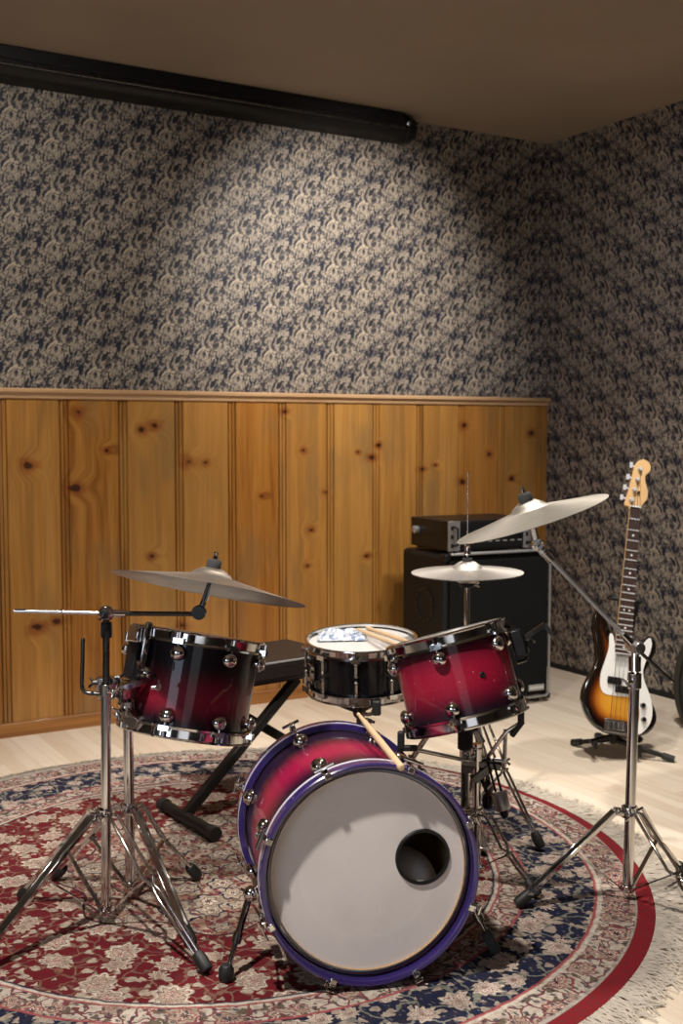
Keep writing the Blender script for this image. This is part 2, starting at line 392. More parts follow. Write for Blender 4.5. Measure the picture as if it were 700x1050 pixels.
def struct(name, b, mat, parent=None, bevel=0.0, label=None):
    o = b.build(name, mat, parent, bevel)
    if parent is None: o['kind'] = 'structure'
    return o
ceil_m = NT('ceiling_paint')
cn = ceil_m.noise(ceil_m.pos(), 0.9, 3)
ceil_m.set(Base_Color=ceil_m.mix(ceil_m.sstep(cn, 0.35, 0.7), (0.29, 0.23, 0.165), (0.35, 0.27, 0.195)), Roughness=0.8)
struct('floor', B().box(((XL + XR) / 2, (YF + YB) / 2, -0.05), (XR - XL + .4, YB - YF + .4, 0.1)), floor_mat())
struct('ceiling', B().box(((XL + XR) / 2, (YF + YB) / 2, ZC + 0.05), (XR - XL + .4, YB - YF + .4, 0.1)), ceil_m.m)
wb = struct('wall_back', B().box(((XL + XR) / 2, YB + 0.05, ZC / 2), (XR - XL + .2, 0.1, ZC)), WPX)
struct('wall_right', B().box((XR + 0.05, (YF + YB) / 2, ZC / 2), (0.1, YB - YF + .1, ZC)), WPY)
struct('wall_left', B().box((XL - 0.05, (YF + YB) / 2, ZC / 2), (0.1, YB - YF + .1, ZC)), WPY)
struct('wall_front', B().box(((XL + XR) / 2, YF - 0.05, ZC / 2), (XR - XL + .2, 0.1, ZC)), WPX)
# wainscot of vertical boards: profile across x, with a bead and grooves at each joint
prof = []
x0 = 1.181 - 0.2585 * 15; k = 0
while x0 < XR:
    for dx, dy in ((0.0, 0.004), (0.003, 0.016), (0.012, 0.018), (0.015, 0.010), (0.018, 0.018), (0.030, 0.018), (0.033, 0.010), (0.036, 0.020), (0.252, 0.020), (0.2555, 0.016)):
        if XL < x0 + dx < XR: prof.append((x0 + dx, YB - dy))
    x0 += 0.2585
prof = [(XL, YB)] + prof + [(XR - 0.001, YB - 0.02), (XR - 0.001, YB)]
o = B().prism([(x, y) for x, y in prof], 0.055, ZR - 0.022).build('wood_panelling', PINE, wb, smooth=15)
o['label'] = 'knotty pine boards with dark knots'
railm = rail_mat('rail_wood', (0.56, 0.36, 0.20), (0.42, 0.24, 0.11))
basem = rail_mat('baseboard_wood', (0.33, 0.14, 0.035), (0.20, 0.075, 0.018))
def extrude_x(profile, x0, x1):
    n = len(profile); vs = [(x0, y, z) for y, z in profile] + [(x1, y, z) for y, z in profile]
    fs = [tuple(range(n)), tuple(range(n, 2 * n))[::-1]] + [(i, (i + 1) % n, n + (i + 1) % n, n + i) for i in range(n)]
    return B().add(vs, fs)
r_ = [(YB, ZR), (YB - 0.042, ZR), (YB - 0.048, ZR - 0.006), (YB - 0.048, ZR - 0.016), (YB - 0.042, ZR - 0.022), (YB - 0.034, ZR - 0.024), (YB - 0.030, ZR - 0.040), (YB - 0.024, ZR - 0.044), (YB, ZR - 0.044)]
struct('trim_1', extrude_x(r_, XL, XR - 0.002), railm)
struct('baseboard_back', extrude_x([(YB, 0.0), (YB - 0.034, 0.0), (YB - 0.034, 0.050), (YB - 0.028, 0.058), (YB, 0.058)], XL, XR - 0.002), basem)
struct('baseboard_right', B().box((XR - 0.006, (YF + YB) / 2, 0.012), (0.012, YB - YF - 0.1, 0.024)), M['black'])

# black roller-screen housing along the top of the back wall
s0 = thing('projector_screen', (3.16, 4.70, 2.787), 'long black roller screen housing mounted where the wallpapered wall meets the ceiling', 'projector screen')
scr = []
for i in range(13):
    a = -PI * 0.5 - PI * i / 12
    scr.append((4.69 + 0.052 * math.cos(a) , 2.722 + 0.052 * math.sin(a)))
prof_s = [(4.755, 2.785), (4.755, 2.665)] + scr + [(4.66, 2.785)]
extrude_x(prof_s, -2.0, 3.13).build('housing', M['black_paint'], s0, bevel=0.003)
B().box((0.6, 4.652, 2.760), (5.0, 0.03, 0.05)).build('mounting_rail', M['black'], s0, bevel=0.004)
B().lathe([(0, -0.006), (0.055, -0.006), (0.062, 0.0), (0.062, 0.035), (0.054, 0.045), (0, 0.045)], frame((3.13, 4.695, 2.722), (1, 0, 0)), 32).build('end_cap', M['black'], s0)
e_ = B().lathe([(0, 0), (0.012, 0), (0.012, 0.012), (0.008, 0.016), (0, 0.016)], frame((3.12, 4.640, 2.735), (0, -1, 0)), 16).build('bracket_bolt', M['chrome'], s0)
B().lathe([(0, 0), (0.006, 0), (0.006, 2.6), (0, 2.6)], frame((0.5, 4.635, 2.712), (1, 0, 0)), 10).build('pull_bar', M['dark_metal'], s0)

# ------------------------------------------------------------------ rug
RC = V(1.325, 2.955, 0); RR = 1.232
def rug_mat():
    t = NT('persian_rug'); p = t.coord(); x, y, z = t.xyz(p)
    r = t.math('SQRT', t.math('ADD', t.math('MULTIPLY', x, x), t.math('MULTIPLY', y, y)))
    xo, yo = t.math('ADD', x, 0.0137), t.math('SUBTRACT', y, 0.0376)
    ro = t.math('SQRT', t.math('ADD', t.math('MULTIPLY', xo, xo), t.math('MULTIPLY', yo, yo)))
    xs_, ys_ = t.math('SUBTRACT', x, 0.012), t.math('SUBTRACT', y, 0.022)
    r = t.math('SQRT', t.math('ADD', t.math('MULTIPLY', xs_, xs_), t.math('MULTIPLY', ys_, ys_)))
    wob = t.math('MULTIPLY', t.math('SUBTRACT', t.noise(p, 30, 2), 0.5), 0.012)
    r = t.math('ADD', r, wob)
    ang = t.math('ARCTAN2', ys_, xs_)
    warp = t.n('ShaderNodeTexNoise'); t.put(warp.inputs['Vector'], p); warp.inputs['Scale'].default_value = 13; warp.inputs['Detail'].default_value = 3
    wv = t.vmath('MULTIPLY', t.vmath('SUBTRACT', warp.outputs['Color'], (0.5, 0.5, 0.5)), (0.055, 0.055, 0))
    q = t.vmath('ADD', p, wv)
    def flowers(scale, rnd, petals, R0, seed, src=None, yrot=True):
        v = t.vmath('ADD', t.vmath('MULTIPLY', src or q, (scale, scale, 0.0)), (seed, seed * 1.7, 0))
        vo = t.voro(v, 1.0, rnd)
        loc = t.vmath('SUBTRACT', v, vo[2]); lx, ly, _ = t.xyz(loc)
        an = t.math('ARCTAN2', ly, lx)
        pet = t.math('MULTIPLY', t.math('COSINE', t.math('MULTIPLY', an, float(petals))), 0.05)
        d = t.math('ADD', vo[0], pet)
        sz = t.math('ADD', t.math('MULTIPLY', t.xyz(vo[1])[0], 0.75), 0.5)
        d = t.math('DIVIDE', d, t.math('MULTIPLY', sz, R0))
        return d, vo[1]
    def vines(scale, seed, w):
        v = t.vmath('ADD', t.vmath('MULTIPLY', t.vmath('ADD', q, wv), (scale, scale, 0.0)), (seed, seed, 0))
        vo = t.voro(v, 1.0, 1.0, 'DISTANCE_TO_EDGE'); return t.sstep(vo[0], w, w * 1.8, 1, 0)
    def paint(base, d, stops, vine=None, vcol=None, small=None, scol=None):
        c = base
        if vine is not None: c = t.mix(vine, c, vcol)
        if small is not None: c = t.mix(t.sstep(small, 0.75, 0.95, 1, 0), c, scol)
        rc = t.ramp(t.math('MULTIPLY', d, 0.5), stops, 'CONSTANT')
        rc = t.mix(t.sstep(t.noise(p, 16, 2), 0.42, 0.62, 0.0, 0.45), rc, (0.26, 0.21, 0.16))
        return t.mix(t.math('LESS_THAN', d, 1.0), c, rc)
    cream, cream2, pink, red, dred, navy, olive, brown = (0.58, 0.51, 0.43), (0.40, 0.33, 0.26), (0.34, 0.08, 0.085), (0.17, 0.006, 0.013), (0.085, 0.004, 0.009), (0.007, 0.013, 0.040), (0.20, 0.17, 0.11), (0.16, 0.08, 0.05)
    # small scatter shared by all bands
    dS, _ = flowers(24, 1.0, 3, 0.30, 3.3)
    dS2, _ = flowers(40, 1.0, 2, 0.36, 9.1)
    v1, v2 = vines(14, 1.3, 0.035), vines(22, 5.1, 0.05)
    # red field
    dF, cF = flowers(9.0, 0.95, 9, 0.36, 0.4)
    fs_ = [(0, red), (0.06, cream), (0.15, pink), (0.20, cream2), (0.34, red), (0.37, cream), (0.46, cream2)]
    field = paint(t.mix(t.noise(p, 6, 2), red, dred), dF, fs_, v2, t.mix(t.noise(p, 25, 2), dred, (0.30, 0.19, 0.13)), dS, cream2)
    # centre medallion
    dM, _ = flowers(11, 0.5, 6, 0.45, 6.6)
    med = paint(t.mix(t.sstep(t.noise(p, 18, 2), 0.42, 0.58), cream2, (0.27, 0.16, 0.12)), dM, [(0, dred), (0.10, cream), (0.22, brown), (0.27, cream2), (0.42, navy)], v1, brown, dS2, (0.16, 0.03, 0.04))
    # navy border
    dN, _ = flowers(10.5, 0.9, 10, 0.34, 2.2)
    nb = paint(navy, dN, [(0, dred), (0.07, cream), (0.14, pink), (0.19, cream), (0.33, (0.30, 0.10, 0.11)), (0.37, cream), (0.46, cream2)], v1, (0.20, 0.20, 0.17), dS, (0.36, 0.29, 0.24))
    nb = t.mix(t.sstep(dS2, 0.30, 0.5, 0.35, 0), nb, (0.30, 0.27, 0.24))
    # cream borders
    dC, _ = flowers(11, 0.6, 7, 0.40, 4.9)
    cb = paint(t.mix(t.noise(p, 12, 3), cream, (0.42, 0.35, 0.29)), dC, [(0, dred), (0.12, cream), (0.20, pink), (0.28, cream2), (0.40, (0.24, 0.06, 0.07))], v2, (0.17, 0.055, 0.06), dS, (0.13, 0.10, 0.07))
    cb = t.mix(t.sstep(dS2, 0.45, 0.7, 0.8, 0), cb, (0.03, 0.035, 0.055))
    def band(c, below, rad, w=0.003, rr=None):
        return t.mix(t.sstep(rr or r, rad - w, rad + w), below, c)
    medr = t.math('ADD', r, t.math('MULTIPLY', t.math('COSINE', t.math('MULTIPLY', ang, 8.0)), 0.035))
    c = t.mix(t.sstep(medr, 0.42, 0.422), med, (0.05, 0.012, 0.018))
    c = t.mix(t.sstep(medr, 0.428, 0.43), c, field)
    c = band(navy, c, 0.800); c = band(cream, c, 0.806); c = band(pink, c, 0.816, 0.002); c = band(cb, c, 0.822)
    c = band(pink, c, 0.892, 0.002); c = band(nb, c, 0.900); c = band(pink, c, 1.078, 0.002); c = band(cream, c, 1.086); c = band(cb, c, 1.098)
    c = band((0.40, 0.36, 0.32), c, 1.185); c = band((0.21, 0.010, 0.016), c, 1.218, 0.002, ro)
    fib = t.noise(p, 420, 2)
    mot = t.noise(p, 75, 3, 0.6); c = t.mix(t.sstep(mot, 0.42, 0.7, 0.0, 0.42), c, (0.05, 0.03, 0.03))
    c = t.mix(t.sstep(fib, 0.35, 0.7, 0.0, 0.28), c, (0.03, 0.02, 0.02))
    t.set(Base_Color=c, Roughness=0.9); t.b.inputs['Specular IOR Level'].default_value = 0.15
    t.bump(fib, 0.5, 0.003); return t.m
rg = thing('rug', RC, 'large round red, navy and cream floral rug spread under the drum kit', 'rug')
bb = B(); n = 180; rings = [0, .3, .6, .9, 1.1, 1.2, RR]
vs = []; fs = []
def rz(rad, q):
    return 0.009 + 0.0015 * math.sin(5 * q + rad * 7) * (rad / RR)
for i, rad in enumerate(rings):
    for j in range(n):
        q = 2 * PI * j / n; vs.append((rad * math.cos(q), rad * math.sin(q), rz(rad, q)))
for j in range(n):
    q = 2 * PI * j / n; vs.append((RR * math.cos(q), RR * math.sin(q), 0.001))
m_ = len(rings) + 1
for i in range(m_ - 1):
    for j in range(n): fs.append((i * n + j, (i + 1) * n + j, (i + 1) * n + (j + 1) % n, i * n + (j + 1) % n))
bb.add([V(*v) + RC for v in vs], fs); bb.build('pile', rug_mat(), rg)
fr = B()
for i in range(2600):
    q = 2 * PI * i / 2600 + random.uniform(-.002, .002)
    side = 0.5 + 0.5 * math.cos(q + 0.45)          # longest at the right-hand edge
    L = (0.035 + 0.085 * side ** 2) * random.uniform(.6, 1.15); w = random.uniform(.0016, .0035)
    d = V(math.cos(q), math.sin(q), 0); s_ = V(-d.y, d.x, 0); pts = []
    sway = random.uniform(-1.3, 1.3); ph = random.uniform(0, 6)
    for k in range(6):
        f = k / 5; pts.append(RC + d * (RR - 0.004 + L * f * (1 - .1 * abs(sway))) + s_ * (sway * L * f * f * .7 + .004 * math.sin(ph + 7 * f)) + V(0, 0, 0.006 * (1 - f) + 0.003 + .003 * abs(math.sin(ph + 4 * f))))
    b0 = []
    for k, p in enumerate(pts): ww = w * (1 - .3 * k / 5); b0 += [p - s_ * ww, p + s_ * ww + V(0, 0, .001)]
    fr.add(b0, [(2 * k, 2 * k + 1, 2 * k + 3, 2 * k + 2) for k in range(5)])
fo = fr.build('fringe', plain('fringe_wool', (0.44, 0.39, 0.33), 0.9, var=0.25, scale=30), rg)
fo['kind'] = 'stuff'; fo['label'] = 'pale frayed fringe'

# ------------------------------------------------------------------ drums
def hoop(b, R, Mx, h=0.034):
    # flanged metal hoop, top edge at local z=0, going down
    b.lathe([(R - 0.010, -0.001), (R - 0.006, 0.001), (R - 0.001, 0.0), (R, -0.003), (R - 0.005, -0.006), (R - 0.006, -h + 0.008), (R + 0.001, -h + 0.005), (R + 0.002, -h), (R - 0.009, -h), (R - 0.010, -h + 0.01)], Mx, 72, closed=True)
def dome(b, Mx, r=0.02, h=0.016):
    b.lathe([(0, -0.002), (r * .62, -0.002), (r * .62, h * .35), (r * .8, h * .4), (r, h * .6), (r * .98, h * .85), (r * .8, h * 1.2), (r * .45, h * 1.42), (0, h * 1.5)], Mx, 20)
def tom(name, label, c, nrm, R, L, nlug, phase, shell, hint=None):
    nrm = V(*nrm).normalized(); c = V(*c)
    toc = -fwd; toc = (toc - nrm * toc.dot(nrm)).normalized()          # direction facing the camera = angle 0
    F = frame(c, nrm, toc); root = thing(name, c - nrm * L / 2, label, 'drum')
    rs = R - 0.014
    Bot = frame(c - nrm * L, -nrm, toc)
    B().lathe([(rs, -0.012), (rs, -L * .25), (rs, -L * .5), (rs, -L * .75), (rs, -L + 0.012), (rs - 0.006, -L + 0.010), (rs - 0.006, -0.010)], F, 72, closed=True)
    sh = B().lathe([(rs, -0.012), (rs, -L * .25), (rs, -L * .5), (rs, -L * .75), (rs, -L + 0.012)], F, 96).build('shell', shell, root)
    B().lathe([(0, -0.008), (rs * .5, -0.008), (rs - .002, -0.008), (rs + .004, -0.012)], F, 72).build('batter_head', M['head_white'], root)
    B().lathe([(0, -0.008), (rs * .5, -0.008), (rs - .002, -0.008), (rs + .004, -0.012)], Bot, 72).build('resonant_head', M['head_white'], root)
    b = B(); hoop(b, R, F)
    ears = []
    for k in range(nlug):
        a = math.radians(phase + 360 / nlug * k); u = V(math.cos(a), math.sin(a), 0)
        b.add(*_ear(R, a), F)
    b.build('rim', M['chrome'], root)
    b = B(); hoop(b, R, Bot)
    for k in range(nlug):
        b.add(*_ear(R, -math.radians(phase + 360 / nlug * k)), Bot)
    b.build('rim', M['chrome'], root)
    for k in range(nlug):
        a = math.radians(phase + 360 / nlug * k); u = V(math.cos(a), math.sin(a), 0)
        for zz, sg in ((-0.058, 1), (-L + 0.058, -1)):
            lb = B(); p = F @ (u * rs + V(0, 0, zz)); dr = (F.to_3x3() @ u)
            dome(lb, frame(p, dr, nrm), 0.0205, 0.018); lb.build('lug', M['chrome'], root)
            tr = B(); ptop = F @ (u * (R + .005) + V(0, 0, zz + sg * (0.040))); pl = F @ (u * (rs + .016) + V(0, 0, zz))
            tr.tube([pl, ptop], 0.0030, 8); tr.tube([ptop, ptop + nrm * sg * 0.014], 0.0055, 8)
            tr.build('tension_rod', M['chrome'], root)
    root['group'] = 'rack toms'
    return root, F, rs
def _ear(R, a):
    ca, sa = math.cos(a), math.sin(a); w = 0.014
    def P(r, t_, z): return (ca * r - sa * t_, sa * r + ca * t_, z)
    vs = [P(r, t_, z) for r in (R - .006, R + .011) for t_ in (-w, w) for z in (-.034, -.020)]
    return vs, [(0, 1, 3, 2), (4, 6, 7, 5), (0, 4, 5, 1), (2, 3, 7, 6), (0, 2, 6, 4), (1, 5, 7, 3)]

LT, FL, rsl = tom('tom_drum', 'red rack tom on the left, dark reflections painted into its finish, clamped beside the horizontal boom stand', (1.274, 2.921, 0.707), (0.228, 0.080, 0.970), 0.185, 0.282, 8, -10, M['fade_tom_shaded'])
RT, FR, rsr = tom('tom_drum', 'bright red rack tom on the right, tilted and held in a basket stand', at(455.7, 648.5, 3.08), (-0.128, 0.272, 0.955), 0.167, 0.248, 6, -14, M['fade_tom'])
# small vent grommet
def grommet(F, rs, ang, z, root):
    a = math.radians(ang); u = V(math.cos(a), math.sin(a), 0)
    B().lathe([(0.003, 0), (0.003, .003), (0.006, .004), (0.009, 0.0)], frame(F @ (u * rs + V(0, 0, z)), F.to_3x3() @ u), 16).build('vent', M['black'], root)
grommet(FR, rsr, 22, -0.125, RT); grommet(FL, rsl, -30, -0.13, LT)

# snare drum
def snare():
    c, nrm, R, L = V(1.936, 3.140, 0.601), V(-0.058, -0.056, 0.997).normalized(), 0.185, 0.178
    toc = -fwd; toc = (toc - nrm * toc.dot(nrm)).normalized(); F = frame(c, nrm, toc); Bt = frame(c - nrm * L, -nrm, toc)
    root = thing('snare_drum', c - nrm * L, 'black snare drum with a white head behind the bass drum', 'drum'); rs = R - .014
    B().lathe([(rs, -.01), (rs, -L + .01)], F, 96).build('shell', M['black_gloss'], root)
    B().lathe([(0, -.013), (rs * .5, -.013), (rs - .002, -.013), (rs + .004, -.016)], F, 72).build('batter_head', M['head_white'], root)
    B().lathe([(0, -.009), (rs * .5, -.009), (rs + .002, -.009)], Bt, 72).build('resonant_head', M['head_white'], root)
    for G, sg in ((F, 1), (Bt, -1)):
        b = B(); hoop(b, R, G, 0.030)
        for k in range(10): b.add(*_ear(R, sg * math.radians(-6.5 + 36 * k)), G)
        b.build('rim', M['chrome'], root)
    for k in range(10):
        a = math.radians(-6.5 + 36 * k); u = V(math.cos(a), math.sin(a), 0); b = B()
        for z0, z1 in ((-0.040, -0.078), (-L + .078, -L + 0.040)):
            p0, p1 = F @ (u * (rs + .013) + V(0, 0, z0)), F @ (u * (rs + .013) + V(0, 0, z1))
            b.tube([p0, p1], 0.0045, 10)
            for zz in (z0, z1):
                b.ball(F @ (u * (rs + .013) + V(0, 0, zz)), 0.0072, 12)
                b.tube([F @ (u * (rs - .002) + V(0, 0, zz)), F @ (u * (rs + .012) + V(0, 0, zz))], 0.005, 8)
        b.build('lug', M['chrome'], root)
        for z0, z1 in ((-0.040, -0.014), (-L + .04, -L + .014)):
            B().tube([F @ (u * (rs + .013) + V(0, 0, z0)), F @ (u * (R + .004) + V(0, 0, z1))], 0.003, 8).build('tension_rod', M['chrome'], root)
    # strainer lever on the left side
    a = math.radians(-62); u = V(math.cos(a), math.sin(a), 0)
    G = frame(F @ (u * (rs + .012) + V(0, 0, -L * .5)), F.to_3x3() @ u, nrm)
    b = B().box((0, 0, 0), (.06, .022, .02), G).box((-.02, 0, .02), (.05, .008, .012), G); b.build('strainer', M['chrome'], root, bevel=.003)
    return root, F
SN, FS = snare()
# things lying on the snare head
def stick(name, a, b, label, group=None, r=0.007):
    a, b = V(*a), V(*b); d = (b - a); L = d.length; root = thing(name, a, label, 'drumstick', group)
    G = frame(a, d)
    o = B().lathe([(0, 0), (r * .8, .002), (r, .008), (r, L * .72), (r * .55, L - .022), (r * .38, L - .014), (r * .62, L - .008), (r * .6, L - .003), (0, L)], G, 16).build('shaft', M['hickory'], root)
    return root
def on_snare(x, y, z): return FS @ V(x, y, z)
camr = FS.inverted().to_3x3() @ rgt       # camera-right in snare axes
def sp(rx, toc, z=0.0):                   # rx to the right, toc towards the camera, in metres on the head
    return FS @ (V(camr.x, camr.y, 0).normalized() * rx + V(1, 0, 0) * toc + V(0, 0, -0.009 + z))
stick('drumstick', sp(-.01, -.10, .008), sp(.125, .255, .042), 'left hickory drumstick of the two lying across the snare head', 'drumsticks on the snare', 0.0075)
stick('drumstick', sp(.022, -.12, .008), sp(.165, .220, .040), 'right hickory drumstick of the two lying across the snare head', 'drumsticks on the snare', 0.0075)
w = thing('plastic_wrapper', sp(-.05, -.03), 'crumpled clear and bluish plastic wrapper lying on the snare head', 'wrapper')
tw = NT('wrapper_film'); nz = tw.noise(tw.coord(), 45, 3)
tw.set(Base_Color=tw.mix(tw.sstep(nz, 0.5, 0.6), (0.55, 0.58, 0.64), (0.20, 0.26, 0.38)), Roughness=0.18, Coat_Weight=0.6)
g = B(); N1 = 16; vv = []; ff = []
rn = random.Random(3); hh = [[rn.uniform(.2, 1) for _ in range(N1)] for _ in range(N1)]
for i in range(N1):
    for j in range(N1):
        u, v_ = i / (N1 - 1) * 2 - 1, j / (N1 - 1) * 2 - 1; e = max(0, 1 - u * u) * max(0, 1 - v_ * v_)
        vv.append(sp(-.062 + u * .075 * (1 + .1 * hh[j][i]), -.045 + v_ * .05 * (1 + .15 * hh[i][j]), 0.001 + 0.034 * e ** .8 * hh[i][j]))
for i in range(N1 - 1):
    for j in range(N1 - 1): ff.append((i * N1 + j, (i + 1) * N1 + j, (i + 1) * N1 + j + 1, i * N1 + j + 1))
g.add(vv, ff).build('film', tw.m, w, smooth=20)

# bass drum
BC = V(1.344, 2.131, 0.270); BN = V(-0.332, -0.941, 0.055).normalized(); BR = 0.254; BL = 0.50
FB = frame(BC, BN, rgt)             # local x = right in the picture, z = out of the front head
def bass():
    root = thing('bass_drum', V(BC.x, BC.y, 0.009), 'red bass drum with purple hoops and a ported white front head', 'drum')
    rs = BR - .020
    B().lathe([(rs, -.022), (rs, -.13), (rs, -.25), (rs, -.37), (rs, -BL + .022)], FB, 128).build('shell', M['fade_bass'], root)
    B().lathe([(rs - .007, -.03), (rs - .007, -BL + .04)], FB, 64).build('inner_shell', M['maple_inside'], root)
    for z, s_, nm in ((0, 1, 'front'), (-BL, -1, 'rear')):
        G = FB @ Matrix.Translation((0, 0, z)) if s_ == 1 else frame(FB @ V(0, 0, z), -BN, rgt)
        h = B().lathe([(BR - .013, -.001), (BR - .010, .001), (BR - .003, .001), (BR, -.002), (BR, -.044), (BR - .002, -.046), (BR - .013, -.046)], G, 128, closed=True)
        ho = h.build('hoop', M['purple'], root); ho['label'] = 'purple ' + nm + ' hoop'
        B().lathe([(BR - .001, -.031), (BR + .0008, -.031), (BR + .0008, -.042), (BR - .001, -.042)], G, 128, closed=True).build('inlay_stripe', M['inlay'], ho)
        B().lathe([(BR - .016, -.046), (BR - .0129, -.046), (BR - .0129, -.036), (BR - .0140, -.035), (BR - .0148, -.036), (BR - .0160, -.040)], G, 96, closed=True).build('head_rim', M['purple'], ho)
    # front head with a real port hole
    pc = V(0.128, 0.022); pr = 0.0615; hr = BR - .0120; zh = -.038
    # port centre measured in the head plane
    n = 96; vs = []; fs = []; uv = []
    K = 8
    for k in range(K + 1):
        f = k / K
        for j in range(n):
            q = 2 * PI * j / n; a = V(pc.x + pr * math.cos(q), pc.y + pr * math.sin(q))
            # outer point: ray from the port centre to the head edge
            d = V(math.cos(q), math.sin(q)); bq = pc.dot(d); tt = -bq + math.sqrt(bq * bq - pc.dot(pc) + hr * hr)
            e = pc + d * tt; p = a.lerp(e, f); vs.append((p.x, p.y, zh)); uv.append((p.length / hr, 0))
    for k in range(K):
        for j in range(n): fs.append((k * n + j, k * n + (j + 1) % n, (k + 1) * n + (j + 1) % n, (k + 1) * n + j))
    h = B(); h.add(vs, fs, FB, uv); hd = h.build('front_head', M['head_front'], root)
    hd['label'] = 'off-white front head with an offset hole'
    G = FB @ Matrix.Translation((pc.x, pc.y, zh))
    B().lathe([(pr - .004, -.004), (pr - .004, .004), (pr + .001, .005), (pr + .0035, .002), (pr + .0035, .0005), (pr, .0003)], G, 64, closed=True).build('port_ring', M['black'], hd)
    B().lathe([(0, -BL + .030), (hr * .5, -BL + .030), (hr, -BL + .030)], FB, 64).build('batter_head', M['head_white'], root)
    # tension claws, rods and lugs
    for k in range(8):
        a = math.radians(24 + 45 * k); u = V(math.cos(a), math.sin(a), 0); tdir = V(-u.y, u.x, 0)
        for z, s_ in ((0, 1), (-BL, -1)):
            G = Matrix.Translation(FB @ V(0, 0, z)) @ (FB.to_3x3() @ Matrix((u, tdir, V(0, 0, s_))).transposed()).to_4x4()
            # local x radial, y tangent, z outwards
            b = B()
            b.box((BR - .003, 0, .0035), (.016, .017, .005), G).box((BR + .004, 0, -.012), (.005, .015, .040), G).box((BR + .014, 0, -.030), (.022, .016, .010), G)
            b.build('claw', M['chrome'], root, bevel=.003)
            b = B(); x_ = BR + .016
            b.tube([G @ V(x_, 0, -.02), G @ V(x_ - .008, 0, -.105)], .0032, 8); b.tube([G @ V(x_, 0, -.022), G @ V(x_ + .001, 0, -.003)], .006, 10)
            if k in (1, 2, 3, 4): b.tube([G @ V(x_ + .001, -.024, -.002), G @ V(x_ + .001, .024, -.002)], .0042, 8)
            else: b.tube([G @ V(x_ + .001, -.010, .001), G @ V(x_ + .001, .010, .001)], .0042, 8)
            b.build('tension_rod', M['chrome'], root)
            b = B(); dome(b, frame(G @ V(rs, 0, -.115), G.to_3x3() @ V(1, 0, 0), BN), .021, .021)
            b.tube([G @ V(rs + .014, 0, -.128), G @ V(rs + .014, 0, -.090)], .0085, 10); b.build('lug', M['chrome'], root)
    # mounting plate left from a removed holder is not shown; spurs
    for sx, foot in ((-1, at(232, 1004, 2.63)), (1, at(506, 975, 2.77))):
        a = math.radians(198 if sx < 0 else -18); u = V(math.cos(a), math.sin(a), 0)
        p = FB @ (u * (rs + .004) + V(0, 0, -.17)); dr = FB.to_3x3() @ u
        foot = V(foot.x, foot.y, .024)
        b = B(); b.box((0, 0, .010), (.060, .045, .020), frame(p, dr, BN)); b.ball(p + dr * .030, .019, 16); b.build('spur_bracket', M['chrome'], root, bevel=.004)
        s = B(); top = p + dr * .032; e = top + (foot - top) * .55
        s.tube([top, e], .0085, 12); s.tube([e, foot], .0062, 12); s.tube([e - (foot - top).normalized() * .012, e + (foot - top).normalized() * .012], .012, 12)
        so = s.build('spur', M['chrome'], root)
        ff_ = B()
        if sx < 0: ff_.lathe([(0, -.013), (.015, -.013), (.018, -.004), (.018, .014), (.012, .024), (0, .026)], frame(foot, (0, 0, 1)), 20)
        else: ff_.lathe([(0, -.013), (.017, -.013), (.017, .036), (.012, .044), (0, .044)], frame(foot, top - foot), 4)
        ff_.build('rubber_foot', M['rubber'], so, bevel=.002)
        wn = B(); wd = (top - V(0, 0, .0)); wn.tube([wd + rgt * -.022 + V(0, 0, .012), wd, wd + rgt * .022 + V(0, 0, .012)], .004, 8); wn.build('wing_screw', M['chrome'], root)
    return root
BD = bass()
pl_ = thing('added_pillow', FB @ V(0.10, -.15, -.22), 'white pillow added inside the bass drum to catch light through the hole in its front head', 'pillow')  # added pillow, placed to catch light and brighten the port hole
Gp = FB @ Matrix.Translation((0.110, -.088, -.164))
B().ball((0, 0, 0), .1, 32, (.88, .95, 1.18), Gp).build('pillow_cover', plain('pillow_cotton', (0.75, 0.74, 0.72), 0.9, bump=.3, scale=12), pl_)
pa, pb = at(369, 734, 2.92), at(411, 789, 2.55)
stick('drumstick', at(412, 788, 2.575), at(367, 732, 3.02), 'worn hickory drumstick resting across the top of the bass drum', None, .0085)

# ------------------------------------------------------------------ cymbals
def cymbal(name, label, c, nrm, R, bell, rise, mat, cat='cymbal', flip=False, group=None):
    c = V(*c); nrm = V(*nrm).normalized()
    br = bell; th = .0014
    pr = [(.006, rise + .022), (br * .5, rise + .020), (br * .85, rise + .009), (br, rise)]
    for i in range(1, 13):
        f = i / 12; r = br + (R - br) * f; pr.append((r, rise * (1 - f) ** 1.08 if i < 12 else 0))
    lo = [(r, z - th) for r, z in pr[::-1]]
    G = frame(c, nrm)
    if flip: G = frame(c, -nrm)
    me_b = B().lathe(pr + lo, None, 128, closed=True)
    o = me_b.build(name, mat); o.matrix_world = G
    tag(o, label, cat, group); return o
CL = cymbal('ride_cymbal', 'large dark bronze cymbal on the horizontal boom, tilted over the left tom', (1.205, 2.703, .862), (.259, .102, .960), .254, .055, .034, M['cymbal_dark'])
CRc = V(2.018, 2.393, 1.034)
CR = cymbal('crash_cymbal', 'pale bronze cymbal raised high on the slanting boom at the right', CRc, (-.265, .169, .949), .212, .050, .028, M['cymbal'])
HC = V(2.19, 2.908, .822)
HT = cymbal('hi_hat_cymbal', 'upper cymbal of the closed hi-hat pair behind the right tom', HC, (-.016, -.004, 1), .178, .048, .014, M['cymbal_bright'], group='hi-hat cymbals')
HB = cymbal('hi_hat_cymbal', 'lower upside-down cymbal of the closed hi-hat pair behind the right tom', HC - V(0, 0, .0035), (-.016, -.004, 1), .177, .048, .012, M['cymbal'], flip=True, group='hi-hat cymbals')

